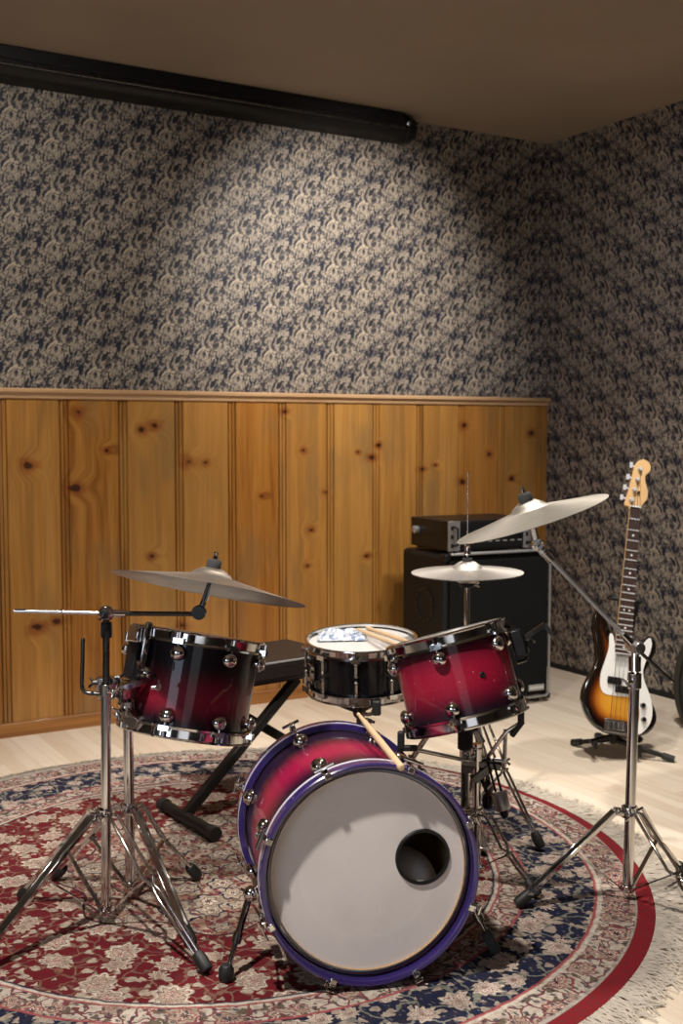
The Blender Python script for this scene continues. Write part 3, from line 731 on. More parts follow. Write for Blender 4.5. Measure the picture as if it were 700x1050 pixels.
# ------------------------------------------------------------------ stands
def wing(b, p, d, s=.016):
    p, d = V(*p), V(*d).normalized(); o = d.orthogonal().normalized()
    b.tube([p, p + d * .012], .006, 10); b.tube([p + d * .010 - o * s + d * .010, p + d * .010, p + d * .010 + o * s + d * .010], .0038, 8)
def collar(root, p, r=.017, h=.034, ax=(0, 0, 1), mat='chrome', wd=None, name='collar'):
    b = B(); G = frame(p, ax); b.lathe([(r * .7, -h / 2), (r, -h / 2), (r, h / 2), (r * .7, h / 2)], G, 20, closed=True)
    if wd is not None:
        d = V(*wd).normalized(); b.tube([V(*p) + d * r * .8, V(*p) + d * (r + .012)], .0065, 10); wing(b, V(*p) + d * (r + .010), d)
    return b.build(name, M[mat], root, bevel=.002)
def leg(root, top, foot, hub, mid=0.5, gap=.011, w=.011, th=.004, mat='chrome', fr=.016, rail='flat'):
    top, foot, hub = V(*top), V(*foot), V(*hub)
    d = (foot - top).normalized(); out = V(foot.x - top.x, foot.y - top.y, 0).normalized(); side = out.cross(V(0, 0, 1)).normalized()
    b = B()
    end = foot - d * .006
    knee = top + out * .022 + V(0, 0, .004)
    for s_ in (-1, 1):
        if rail == 'flat':
            b.bar(top + side * gap * s_, knee + side * gap * s_, th, w * 1.5, side.cross(d)); b.bar(knee + side * gap * s_, end + side * gap * s_, th, w, side.cross(d))
        else:
            k2 = top.lerp(foot, .42) + side * gap * s_ * 1.2
            b.tube([top + side * gap * s_, knee + side * gap * s_, k2 + side * .002 * s_, top.lerp(foot, .47) + side * gap * .2 * s_, top.lerp(foot, .53) + side * gap * .8 * s_, end + side * gap * .5 * s_], .0046, 8)
    m = top.lerp(foot, mid)
    b.tube([m - side * gap * 1.4, m + side * gap * 1.4], .005, 8)
    if rail == 'flat': b.bar(knee - side.cross(d) * .003, end - side.cross(d) * .003, gap * 2.1, .003, side.cross(d))
    lo = b.build('leg', M[mat], root, bevel=.0012)
    c = B(); c.bar(hub, m, .013, .0035, side.cross((m - hub).normalized())); c.tube([hub - side * .010, hub + side * .010], .0045, 8); c.build('brace', M[mat], root)
    f = B(); G = frame(foot, -d, side)
    f.lathe([(0, -.004), (fr * .85, -.004), (fr, .004), (fr, .030), (fr * .8, .046), (0, .048)], G, 10); f.build('rubber_foot', M['rubber'], lo, bevel=.002)
    return lo
def foot_at(c, ang, r): a = math.radians(ang); return V(c.x + r * math.cos(a), c.y + r * math.sin(a), .022)
def tripod(root, c, zc, zh, angs, r, top_z, tr=.0125, mid=.5, rail='flat', mat='chrome', lean=V(0, 0, 0)):
    c = V(c[0], c[1], 0); bp = c + V(0, 0, zh - .01)
    B().tube([bp, c + V(0, 0, top_z) + lean], tr, 20).build('lower_tube', M[mat], root)
    collar(root, c + V(0, 0, zc), tr + .006, .030, mat=mat, wd=(-.6, -.7, 0)); collar(root, c + V(0, 0, zh), tr + .004, .022, mat=mat, name='hub')
    for i, (a, rr) in enumerate(angs):
        d = V(math.cos(math.radians(a)), math.sin(math.radians(a)), 0)
        leg(root, c + V(0, 0, zc) + d * (tr + .005), foot_at(c, a, rr), c + V(0, 0, zh) + d * (tr + .004), mid=mid, rail=rail if isinstance(rail, str) else rail[i], mat=mat)

def topper(root, c, nrm, tall=.022):
    nrm = V(*nrm).normalized(); b = B(); b.lathe([(.004, .024), (.017, .024), (.019, .028), (.019, .024 + tall), (.016, .028 + tall), (.004, .028 + tall)], frame(c, nrm), 20, closed=True)
    b.build('felt', M['felt'], root)
    b = B(); b.tube([V(*c) - nrm * .06, V(*c) + nrm * (.042 + tall)], .003, 8); wing(b, V(*c) + nrm * (.026 + tall), nrm, .008); b.build('wing_nut', M['chrome'], root)

# left boom stand
c1 = V(.936, 2.761, 0)
st = thing('cymbal_stand', (c1.x, c1.y, .009), 'chrome cymbal stand at the left whose boom lies level over the left tom', 'cymbal stand', 'boom cymbal stands')
lean = V(.012, 0, 0)
tripod(st, c1, .297, .045, [(119, .30), (199, .40), (-74, .40)], .4, .615, .0125, .42, ('flat', 'flat', 'rod'), lean=lean * .7)
topz = c1 + lean + V(0, 0, .812)
B().tube([c1 + lean * .7 + V(0, 0, .56), topz - V(0, 0, .015)], .0088, 16).build('upper_tube', M['dark_metal'], st)
collar(st, c1 + lean * .7 + V(0, 0, .618), .0175, .030, wd=(.2, -1, 0))
B().lathe([(0, 0), (.0135, 0), (.0145, .006), (.0135, .040), (0, .042)], frame(topz - V(0, 0, .062), (0, 0, 1)), 20).build('neck_sleeve', M['black'], st, bevel=.002)
bl = B(); bl.ball(topz, .0205, 24); bl.lathe([(.0, -.022), (.012, -.022), (.014, -.016), (.014, .016), (.012, .024), (0, .024)], frame(topz, -fwd), 20); bl.build('boom_swivel', M['chrome'], st)
bl = B(); wing(bl, topz - V(0, 0, .004) - fwd * .02, -fwd, .012); bl.build('wing_screw', M['black'], st)
dep = (topz - V(0, 0, EYE)).dot(fwd)
tl = at(204, 629.5, 2.955)
bdir = (tl - topz).normalized()
B().tube([at(14.5, 626.5, dep - .01), topz], .0052, 12).build('boom_arm', M['steel'], st)
B().tube([topz, tl], .0062, 12).build('boom_tube', M['dark_metal'], st)
bt = B(); bt.tube([topz + bdir * .012, topz + bdir * .046], .0095, 12); bt.tube([at(15, 626.5, dep - .01), at(27, 626.6, dep - .01)], .0058, 12); bt.tube([at(62, 627, dep - .01), at(64, 627, dep - .01)], .0064, 12); bt.build('boom_collar', M['chrome'], st)
tc = B(); tc.lathe([(0, -.016), (.017, -.016), (.019, -.010), (.019, .010), (.017, .016), (0, .016)], frame(tl + upv * .004, -fwd), 20); tc.tube([tl + upv * .006, tl + (CL.matrix_world.translation - tl) * .5], .0075, 10); tc.build('tilter', M['dark_metal'], st)
B().tube([tl + upv * .004, CL.matrix_world @ V(0, 0, .030)], .0055, 10).build('tilter_post', M['dark_metal'], st)
topper(st, CL.matrix_world @ V(0, 0, .028), (.259, .102, .960))
lr = B(); d0 = 2.92
lr.curve([at(85, 655, d0), at(84.5, 680, d0), at(84, 703, d0), at(87, 709.5, d0), at(94, 711, d0), at(104, 711.5, d0)], .0052, 10); lr.build('l_rod', M['dark_metal'], st)
lr = B(); lr.tube([at(85, 654.2, d0), at(85, 656.5, d0)], .0056, 10); lr.build('rod_tip', M['chrome'], st)
# multi clamp joining the two left stands
cl = B(); z0 = 2.93
cl.bar(at(99, 701, z0), at(122, 701, z0), .034, .038); cl.bar(at(101, 713, z0), at(118, 712, z0), .026, .022)
cl.bar(at(116, 707, z0), at(148, 697, z0 + .09), .026, .022); cl.bar(at(122, 712, z0), at(138, 710, z0 + .10), .02, .03); cl.build('multi_clamp', M['chrome'], st, bevel=.004)
cw = B(); wing(cw, at(118, 695, z0 - .02), rgt, .014); wing(cw, at(100, 700, z0 - .02), -rgt, .014); wing(cw, at(124, 713, z0 - .02), V(0, 0, -1), .012); cw.build('clamp_screw', M['dark_metal'], st)

# left tom stand behind it
c2 = V(1.045, 2.880, 0)
s2 = thing('tom_stand', (c2.x, c2.y, .009), 'short chrome tripod stand carrying the left tom, just behind the level-boom stand', 'tom stand')
tripod(s2, c2, .258, .050, [(7, .21), (-86, .36), (120, .27)], .2, .53, .0135, .45, ('rod', 'flat', 'flat'))
B().tube([c2 + V(0, 0, .48), c2 + V(0, 0, .605)], .0095, 16).build('upper_tube', M['dark_metal'], s2)
collar(s2, c2 + V(0, 0, .532), .0195, .040, wd=(-.9, -.5, 0))
b = B(); b.bar(c2 + V(-.005, -.02, .520), c2 + V(.012, -.05, .497), .03, .035); wing(b, c2 + V(-.03, -.03, .517), (-1, -.3, .1), .014); b.build('memory_lock', M['chrome'], s2, bevel=.003)
arm_a = c2 + V(0, 0, .585); arm_b = at(150, 690, 3.05)
b = B(); b.bar(arm_a - V(0, 0, .02), arm_a + V(0, 0, .022), .036, .036); b.tube([arm_a, arm_b], .0125, 14); b.ball(arm_b, .021, 16); b.ball(at(140, 698, 3.06), .017, 16); b.build('tom_arm', M['chrome'], s2, bevel=.004)
b = B(); wing(b, at(155, 705, 2.87), rgt, .008); wing(b, at(128, 712, 2.95), V(0, 0, -1), .014); wing(b, at(143, 686, 2.90), upv, .012); b.build('clamp_screw', M['chrome'], s2)
# mounting bracket on the left tom
a = math.radians(-52); u = V(math.cos(a), math.sin(a), 0); G = frame(FL @ (u * (rsl + .018) + V(0, 0, -.095)), FL.to_3x3() @ u, FL.to_3x3() @ V(0, 0, 1))
b = B(); b.box((0.0, 0, 0), (.105, .050, .034), G); b.build('mount_block', M['black'], LT, bevel=.006)
b = B(); b.box((.068, 0, .004), (.045, .055, .036), G); b.box((.04, -.036, -.004), (.13, .012, .02), G); b.box((.04, .036, -.004), (.11, .010, .02), G); b.build('mount_plate', M['chrome'], LT, bevel=.005)
a = math.radians(-84); u = V(math.cos(a), math.sin(a), 0); G = frame(FL @ (u * (rsl + .016) + V(0, 0, -.04)), FL.to_3x3() @ u, FL.to_3x3() @ V(0, 0, 1))
b = B(); b.box((.0, 0, 0), (.030, .040, .030), G); b.ball(G @ V(-.034, 0, .006), .015, 16); b.build('rim_mount', M['chrome'], LT, bevel=.004)

# right boom stand
c3 = V(2.200, 2.196, 0); s3 = thing('cymbal_stand', (c3.x, c3.y, .004), 'tall chrome cymbal stand at the right whose boom slants up to the left', 'cymbal stand', 'boom cymbal stands')
tripod(s3, c3, .250, .040, [(161, .313), (263, .40), (6, .25)], .3, .600, .0138, .45, ('flat', 'rod', 'rod'), lean=V(.012, 0, 0))
tz = at(651, 664, 3.125); tb = V(c3.x + .014, c3.y, .56)
B().tube([tb, tz - V(0, 0, .012)], .0105, 16).build('upper_tube', M['steel'], s3)
collar(s3, V(c3.x + .012, c3.y, .605), .0185, .040, wd=(-1, -.3, 0)); collar(s3, tz - V(0, 0, .045), .0165, .04, mat='dark_metal')
b = B(); b.ball(tz, .019, 20); b.lathe([(0, -.026), (.015, -.026), (.018, -.018), (.018, .018), (.015, .026), (0, .026)], frame(tz, -fwd + rgt * .4), 20); b.build('boom_swivel', M['bright_steel'], s3)
e1 = at(557, 566, 3.13); e2 = at(687.5, 697.5, 3.12)
B().tube([tz, e1], .0062, 12).build('boom_tube', M['nickel'], s3); B().tube([tz, e2], .0050, 12).build('boom_arm', M['dark_metal'], s3)
bd = (e1 - tz).normalized()
b = B(); b.tube([e1 - bd * .035, e1 + bd * .012], .0115, 14); b.tube([e2 - bd * .0, e2 - bd * .008], .0065, 10); b.tube([tz + bd * .015, tz + bd * .05], .011, 12); b.build('boom_collar', M['chrome'], s3)
til = at(551, 558, 3.13); b = B(); b.lathe([(0, -.016), (.014, -.016), (.016, -.010), (.016, .010), (.014, .016), (0, .016)], frame(til, -fwd), 20)
cb_ = CR.matrix_world @ V(0, 0, .022); b.tube([til, til.lerp(cb_, .6)], .009, 12); b.ball(e1, .013, 14); wing(b, til - fwd * .015, -fwd, .012); b.build('tilter', M['steel'], s3)
B().tube([til, cb_], .0050, 10).build('tilter_post', M['chrome'], s3)
topper(s3, cb_, (-.265, .169, .949))

# hi-hat stand
c4 = V(2.19, 2.908, 0); s4 = thing('hi_hat_stand', (c4.x, c4.y, .009), 'chrome hi-hat stand rising behind the right tom', 'hi-hat stand')
tripod(s4, c4, .42, .06, [(-82, .32), (38, .32), (158, .32)], .3, .56, .0125, .5, ('rod', 'flat', 'flat'))
B().tube([c4 + V(0, 0, .52), c4 + V(0, 0, .775)], .0090, 16).build('upper_tube', M['chrome'], s4)
collar(s4, c4 + V(0, 0, .56), .018, .032, wd=(1, -.5, 0))
B().tube([c4 + V(0, 0, .06), c4 + V(0, 0, 1.141)], .0022, 10).build('pull_rod', M['steel'], s4)
b = B(); b.lathe([(.004, .0), (.022, 0), (.026, .008), (.026, .012), (.004, .014)], frame(c4 + V(0, 0, .775), (0, 0, 1)), 24, closed=True); b.build('seat_cup', M['black'], s4)
b = B(); wing(b, c4 + V(.012, -.012, .785), (1, -.5, -.1), .010); b.build('tilt_screw', M['chrome'], s4)
b = B(); b.lathe([(.0035, .0), (.011, 0), (.012, .004), (.009, .010), (.009, .03), (.0035, .03)], frame(HC + V(0, 0, .055), (0, 0, 1)), 20, closed=True); b.lathe([(.0035, 0), (.013, 0), (.013, .012), (.0035, .012)], frame(HC + V(0, 0, .095), (0, 0, 1)), 20, closed=True)
wing(b, HC + V(-.008, -.010, .093), (-1, -.6, 0), .013); b.build('clutch', M['chrome'], s4)
B().lathe([(.004, 0), (.016, 0), (.016, .009), (.004, .009)], frame(HC + V(0, 0, .037), (0, 0, 1)), 20, closed=True).build('felt', M['felt'], s4)
b = B(); d = V(-.5, -.86, 0); sd = V(.86, -.5, 0); p0 = c4 + V(0, 0, .03)
b.bar(p0 + d * .04, p0 + d * .30, .075, .010, (0, 0, 1)); b.build('pedal', M['steel'], s4, bevel=.003)

# basket stand of the right tom
c5 = V(1.955, 2.700, 0); s5 = thing('tom_stand', (c5.x, c5.y, .009), 'chrome basket stand gripping the bottom rim of the right tom', 'tom stand')
c5 = at(488, 880, 3.22); c5 = V(c5.x, c5.y, 0); s5.location = (c5.x, c5.y, .009)
tripod(s5, c5, .20, .05, [(-72, .20), (110, .26), (185, .18)], .26, .40, .0125, .5, ('rod', 'flat', 'flat'))
hub5 = at(492, 783, 3.22)
B().tube([V(c5.x, c5.y, .36), hub5 - V(0, 0, .02)], .0115, 14).build('upper_tube', M['dark_metal'], s5)
collar(s5, V(c5.x, c5.y, .37), .0185, .036, wd=(-1, -.4, 0))
b = B(); b.lathe([(0, -.03), (.020, -.03), (.022, -.024), (.022, .024), (.018, .03), (0, .03)], frame(hub5, rgt + fwd * .3), 20); b.bar(hub5 + V(0, 0, .01), hub5 - V(0, 0, .045), .03, .03); b.bar(at(474, 781, 3.2), at(513, 786, 3.2), .022, .020); b.bar(at(484, 800, 3.2), at(502, 786, 3.2), .03, .024); b.build('basket_hub', M['dark_metal'], s5, bevel=.003)
b = B(); b.tube([at(518, 748, 3.2), at(517, 786, 3.2)], .006, 10); b.tube([at(505, 779, 3.2), at(519, 781, 3.2)], .007, 10); wing(b, at(515, 781, 3.19), rgt, .01); b.build('basket_strut', M['steel'], s5)
def grip(px, py, d, dr, mid):
    p = at(px, py, d); b = B(); b.curve([hub5] + [at(*m) for m in mid] + [p + V(0, 0, -.03)], .0058, 10); ao = b.build('basket_arm', M['chrome'], s5)
    g = B(); dr = V(*dr).normalized(); q = p + V(0, 0, -.032)
    g.bar(p + V(0, 0, .014), p + V(0, 0, -.036), .018, .018); g.bar(q - dr * .009, q + dr * .045, .016, .016); g.build('rubber_grip', M['rubber'], ao, bevel=.004)
grip(411, 755, 3.06, rgt, [(470, 778, 3.17), (432, 770, 3.09)])
grip(534, 730, 3.18, V(-.5, .3, -.8), [(503, 772, 3.2), (518, 752, 3.19)])
grip(487, 738, 3.36, V(.1, -.6, -.6), [(497, 772, 3.27)])
# ratchet screw and knurled adjusting cylinder under the basket
b = B(); q0, q1 = at(502, 778, 3.19), at(511, 812, 3.17)
sd = rgt * .008
b.tube([q0 - sd, q1 - sd], .0036, 8); b.tube([q0 + sd, q1 + sd], .0036, 8); b.build('adjuster_rod', M['dark_metal'], s5)
dd = (q1 - q0).normalized()
kn = NT('knurled_steel'); kx = kn.xyz(kn.coord()); kn.set(Base_Color=(0.42, 0.42, 0.43), Metallic=0.8, Roughness=0.4)
B().lathe([(0, 0), (.019, 0), (.022, .005), (.022, .046), (.018, .052), (0, .052)], frame(q1, dd), 24).build('adjuster_knob', kn.m, s5)
b = B(); b.lathe([(0, 0), (.012, 0), (.012, .014), (.006, .022), (0, .022)], frame(q1 + dd * .050, dd), 16); b.build('adjuster_tip', M['black'], s5)
b = B(); b.lathe([(0, -.016), (.014, -.016), (.016, 0), (.014, .02), (0, .02)], frame(at(500, 822, 3.2), (0, 0, 1)), 16); b.tube([at(500, 815, 3.2), V(c5.x, c5.y, .33)], .005, 8); b.build('hinge_bolt', M['black'], s5)
# ribbed sleeve and stem just left of it belong to the shell holder
b = B(); p = at(477, 757, 3.26)
for i in range(9): b.lathe([(.0, i * .0068 - .03), (.0215, i * .0068 - .03), (.023, i * .0068 - .0275), (.0215, i * .0068 - .0235), (0, i * .0068 - .0235)], frame(p, (0, 0, 1)), 20)
b.build('ribbed_sleeve', M['rubber'], s5)
b = B(); b.tube([p - V(0, 0, .03), p - V(0, 0, .052)], .0165, 16); b.build('sleeve_neck', M['steel'], s5)
b = B(); b.tube([p - V(0, 0, .05), p - V(0, 0, .235)], .0118, 16); b.bar(p - V(0, 0, .085), hub5 - V(0, 0, .01), .022, .03); b.build('side_stem', M['dark_metal'], s5)
# suspension bracket on the right tom
a = math.radians(86); u = V(math.cos(a), math.sin(a), 0); W3 = FR.to_3x3()
def tp(ang, rr, z): a = math.radians(ang); return FR @ V(math.cos(a) * rr, math.sin(a) * rr, z)
b = B(); b.tube([tp(84, .160, -.02), tp(86, .185, -.035), tp(87, .205, -.075), tp(88, .205, -.105), tp(86, .190, -.125), tp(84, .165, -.125)], .0048, 8)
b.build('suspension_bracket', M['dark_metal'], RT)
b = B(); G = frame(tp(84, .182, -.075), W3 @ u, W3 @ V(0, 0, 1)); b.box((0, 0, 0), (.075, .045, .034), G); b.build('mount_block', M['black'], RT, bevel=.006)
b = B(); wing(b, tp(86, .203, -.070), W3 @ u + V(0, 0, .1), .018); b.bar(tp(86, .205, -.066), tp(84, .262, -.045), .014, .012); b.bar(tp(84, .262, -.045), tp(84, .275, -.075), .010, .010); b.build('wing_screw', M['dark_metal'], RT)

# snare stand
cs = V(1.936, 3.150, 0); s6 = thing('snare_stand', (cs.x, cs.y, .009), 'black and chrome snare stand holding the black snare drum', 'snare stand')
tripod(s6, cs, .20, .05, [(10, .26), (130, .26), (250, .26)], .26, .30, .0125, .5, 'flat')
hs = cs + V(0, 0, .350)
b = B(); b.tube([cs + V(0, 0, .28), hs], .010, 14); b.ball(hs, .022, 16); b.build('basket_hub', M['dark_metal'], s6)
for ang in (12, 128, 248):
    a = math.radians(ang); u = FS.to_3x3() @ V(math.cos(a), math.sin(a), 0); base = FS @ V(math.cos(a) * .190, math.sin(a) * .190, -.182)
    b = B(); b.curve([hs, hs.lerp(base, .5) - V(0, 0, .012), base - V(0, 0, .012)], .0065, 10); ao = b.build('basket_arm', M['dark_metal'], s6)
    b = B(); b.bar(base + u * .008 + V(0, 0, .028), base + u * .008 - V(0, 0, .018), .026, .020); b.bar(base + u * .012 - V(0, 0, .014), base - u * .025 - V(0, 0, .014), .020, .012); b.build('rubber_grip', M['rubber'], ao, bevel=.004)

# ------------------------------------------------------------------ bench behind the kit
bn = thing('keyboard_bench', (1.75, 3.50, 0.0), 'black padded bench on crossed black legs behind the drums', 'bench')
sa_, sb_ = V(1.42, 3.300, 0), V(2.00, 3.375, 0); dx = (sb_ - sa_).normalized(); dy = V(-dx.y, dx.x, 0)
G = frame((sa_ + sb_) / 2 + dy * .165 + V(0, 0, .472), (0, 0, 1), dx)
B().box((0, 0, 0), (.60, .33, .070), G).build('seat_pad', M['vinyl'], bn, bevel=.016, seg=3)
o = B().tube([G @ V(-.285, -.162, .030), G @ V(.285, -.162, .030)], .0045, 8).build('piping', M['silver_trim'], bn)
B().box((0, 0, -.040), (.52, .27, .012), G).build('seat_board', M['black'], bn, bevel=.003)
barm = floorp = V(1.405, 3.33, .022)
def xleg(f0, t0, off):
    f0, t0 = V(*f0), V(*t0); b = B(); b.bar(f0, t0, .030, .030, dy); return b.build('leg', M['black_paint'], bn, bevel=.003)
ft = V(1.405, 3.330, .038) + dy * .02
xleg(ft, G @ V(.15, -.10, -.05), 0)
xleg(V(2.08, 3.42, .030) + dy * .0, G @ V(-.20, -.02, -.05), 0)
b = B(); p, q = V(1.42, 3.165, .034), V(1.39, 3.50, .034)
b.tube([p, q], .019, 14); fb = b.build('foot_bar', M['black_paint'], bn)
e = B(); dq = (q - p).normalized()
for w_, s_ in ((p, -1), (q, 1)): e.tube([w_ + dq * s_ * -.02, w_ + dq * s_ * .012], .0225, 14)
e.build('rubber_cap', M['rubber'], fb)
b = B(); p, q = V(2.10, 3.26, .024), V(2.07, 3.60, .024); b.tube([p, q], .019, 14); b.build('foot_bar', M['black_paint'], bn)

# ------------------------------------------------------------------ bass amplifier stack
A0 = V(2.990, 4.125, 0); A1 = V(3.560, 4.070, 0); adx = (A1 - A0).normalized(); ady = V(-adx.y, adx.x, 0)
AW, AD, AH = (A1 - A0).length, .42, .715
G = frame(A0 + adx * AW / 2 + ady * AD / 2, (0, 0, 1), adx)
am = thing('speaker_cabinet', G.translation, 'large black bass speaker cabinet standing in the corner against the pine wall', 'speaker cabinet')
B().box((0, .012, AH / 2 + .015), (AW, AD - .024, AH - .03), G).build('body', M['tolex'], am, bevel=.022, seg=3)
B().box((0, -AD / 2 + .008, AH / 2 + .010), (AW - .044, .016, AH - .075), G).build('grille', M['grille'], am, bevel=.004)
def ring_path(w, h, r, z0, y):
    pts = []
    for cx, cz, a0 in ((w / 2 - r, z0 + h - r, 0), (-w / 2 + r, z0 + h - r, 90), (-w / 2 + r, z0 + r, 180), (w / 2 - r, z0 + r, 270)):
        for k in range(5): a = math.radians(a0 + 22.5 * k); pts.append(G @ V(cx + r * math.cos(a), y, cz + r * math.sin(a)))
    return pts + [pts[0]]
rp_ = ring_path(AW - .030, AH - .055, .022, .032, -AD / 2 - .002)
B().tube(rp_[12:20] + rp_[:5], .0060, 8).build('silver_edging', M['silver_trim'], am)
for sx in (-1, 1):
    for sz in (.028, AH - .010):
        b = B(); b.box((sx * (AW / 2 - .012), -AD / 2 + .03, sz), (.034, .05, .034), G); b.build('corner_guard', M['black'], am, bevel=.010, seg=3)
for sx in (-1, 1):
    for sy in (-1, 1): B().lathe([(0, 0), (.022, 0), (.022, .014), (0, .018)], G @ Matrix.Translation((sx * AW * .40, sy * AD * .38, 0)), 16).build('rubber_foot', M['rubber'], am)
b = B(); b.box((AW / 2 - .085, -AD / 2 - .003, .075), (.085, .005, .028), G); bo = b.build('badge', M['label_grey'], am, bevel=.001)
b = B()
for i in range(7): b.box((AW / 2 - .117 + i * .011, -AD / 2 - .006, .075), (.006, .002, .009), G)
b.build('badge_lettering', M['white_paint'], bo)
# side: circular ring of screws round a port, and strap handle
gp = G @ V(-AW / 2 - .001, -.02, .47); b = B()
b.lathe([(.0, .0), (.066, .0), (.078, .004), (.084, .001), (.084, -.004)], frame(gp, -adx), 32); po = b.build('side_port', M['tolex'], am)
b = B()
for k in range(12):
    a = 2 * PI * k / 12; b.lathe([(0, .006), (.007, .006), (.007, 0)], frame(gp + (ady * math.cos(a) + V(0, 0, math.sin(a))) * .074, -adx), 8)
b.build('port_screws', M['dark_metal'], po)
B().box((0, -AD / 2 + .02, AH + .003), (AW - .06, .03, .012), G).build('top_strip', M['label_grey'], am, bevel=.004)
# amplifier head
HW, HD, HH = .46, .34, .135; H0 = AH + .012
ah = thing('amplifier_head', G @ V(-.02, 0, H0 - .004), 'black rack-style amplifier head lying on top of the speaker cabinet', 'amplifier')
B().box((-.04, -.02, H0 + HH / 2 + .006), (HW, HD, HH), G).build('casing', M['black_paint'], ah, bevel=.004)
yf = -.02 - HD / 2
B().box((-.04, yf - .003, H0 + HH / 2 + .006), (HW - .05, .006, HH - .02), G).build('front_panel', M['black'], ah, bevel=.001)
for sx in (-1, 1):
    b = B(); x_ = -.04 + sx * (HW / 2 - .030); b.box((x_, yf - .006, H0 + HH / 2 + .006), (.060, .008, HH), G); eo = b.build('rack_ear', M['silver_trim'], ah, bevel=.001)
    b = B(); b.tube([G @ V(x_, yf - .008, H0 + .03), G @ V(x_, yf - .040, H0 + .035), G @ V(x_, yf - .040, H0 + HH - .025), G @ V(x_, yf - .008, H0 + HH - .02)], .005, 8)
    for zz in (.03, .07, .11): b.box((x_ - .012, yf - .011, H0 + zz), (.012, .003, .018), G)
    b.build('rack_handle', M['black'], eo)
for i in range(8):
    x_ = -.04 - .13 + i * .040; b = B(); b.lathe([(0, .018), (.009, .018), (.011, .002), (.011, 0)], frame(G @ V(x_, yf - .006, H0 + .085), -ady), 14); b.build('knob', M['dark_metal'], ah)
    B().box((x_, yf - .0075, H0 + .045), (.020, .003, .006), G).build('slider_mark', M['label_grey'], ah)
b = B(); b.lathe([(0, 0), (.016, 0), (.018, .006), (.018, .022), (.012, .028), (0, .028)], frame(G @ V(-.04 - HW / 2, .08, H0 + .085), -adx), 16); b.build('side_knob', M['silver_trim'], ah)
for sx in (-1, 1):
    for sy in (-1, 1): B().lathe([(0, -.006), (.014, -.006), (.014, .006), (0, .006)], G @ Matrix.Translation((-.04 + sx * HW * .42, -.02 + sy * HD * .42, H0 + .002)), 12).build('foot', M['rubber'], ah)

# ------------------------------------------------------------------ bass guitar and its stand
GB = at(630.6, 742.6, 4.42)                               # bridge
tilt = math.atan2(21.5, 219.6); back = math.radians(17)
gz = -fwd; gz = V(gz.x, gz.y, 0).normalized()             # faces the camera side
gr = V(rgt.x, rgt.y, 0)
nk = (V(0, 0, 1) * math.cos(tilt + .05) + gr * math.sin(tilt + .05)).normalized()
nk = (nk * math.cos(back) - gz * math.sin(back)).normalized()
gx = nk.cross(gz).normalized(); gf = gx.cross(nk).normalized()
FG = Matrix((gx, nk, gf)).transposed().to_4x4(); FG.translation = GB   # local x right, y towards the nut, z out of the front
def lp(cx_, cy_):
    px, py = 580 + cx_ / 5.833 - 630.6, 620 + cy_ / 5.833 - 742.6
    aa = (px * 21.5 + py * -219.6) / 220.65; bb_ = (px * 219.6 + py * 21.5) / 220.65
    return (bb_ * .003785, aa * .003917)
def smooth(pts, sub=5):
    out = []; n = len(pts)
    for i in range(n):
        a, b, c, d = (Vector(pts[(i + k) % n]) for k in (-1, 0, 1, 2))
        for k in range(sub):
            t = k / sub; out.append(tuple(0.5 * ((2 * b) + (c - a) * t + (2 * a - 5 * b + 4 * c - d) * t * t + (3 * b - a - 3 * c + d) * t ** 3)))
    return out
bo_ = [(300, 775), (235, 762), (170, 728), (122, 672), (97, 600), (100, 530), (128, 460), (165, 400), (185, 330), (180, 250), (166, 160), (170, 90), (192, 52), (222, 58), (248, 105), (266, 160), (290, 205), (330, 235), (390, 250), (440, 250), (478, 225), (502, 200), (532, 203), (550, 240), (545, 290), (515, 345), (484, 400), (472, 450), (488, 520), (526, 590), (546, 650), (540, 705), (502, 752), (440, 778), (370, 785)]
pg = [(262, 200), (283, 200), (293, 250), (300, 300), (340, 315), (382, 305), (400, 275), (450, 265), (488, 222), (512, 212), (521, 245), (506, 300), (477, 360), (465, 410), (472, 460), (503, 540), (518, 610), (512, 680), (480, 735), (434, 768), (428, 735), (442, 650), (428, 588), (392, 560), (290, 553), (226, 540), (205, 500), (208, 430), (235, 350), (258, 275)]
def burst():
    t = NT('sunburst'); p = t.coord('UV'); 
    x, y, z = t.xyz(t.n('ShaderNodeAttribute', attribute_name='edge').outputs['Vector'])
    return t
ow = thing('bass_guitar', FG @ V(0, -.06, 0), 'sunburst electric bass guitar with a white pickguard leaning upright in a stand', 'bass guitar')
outl = smooth([lp(*p) for p in bo_])
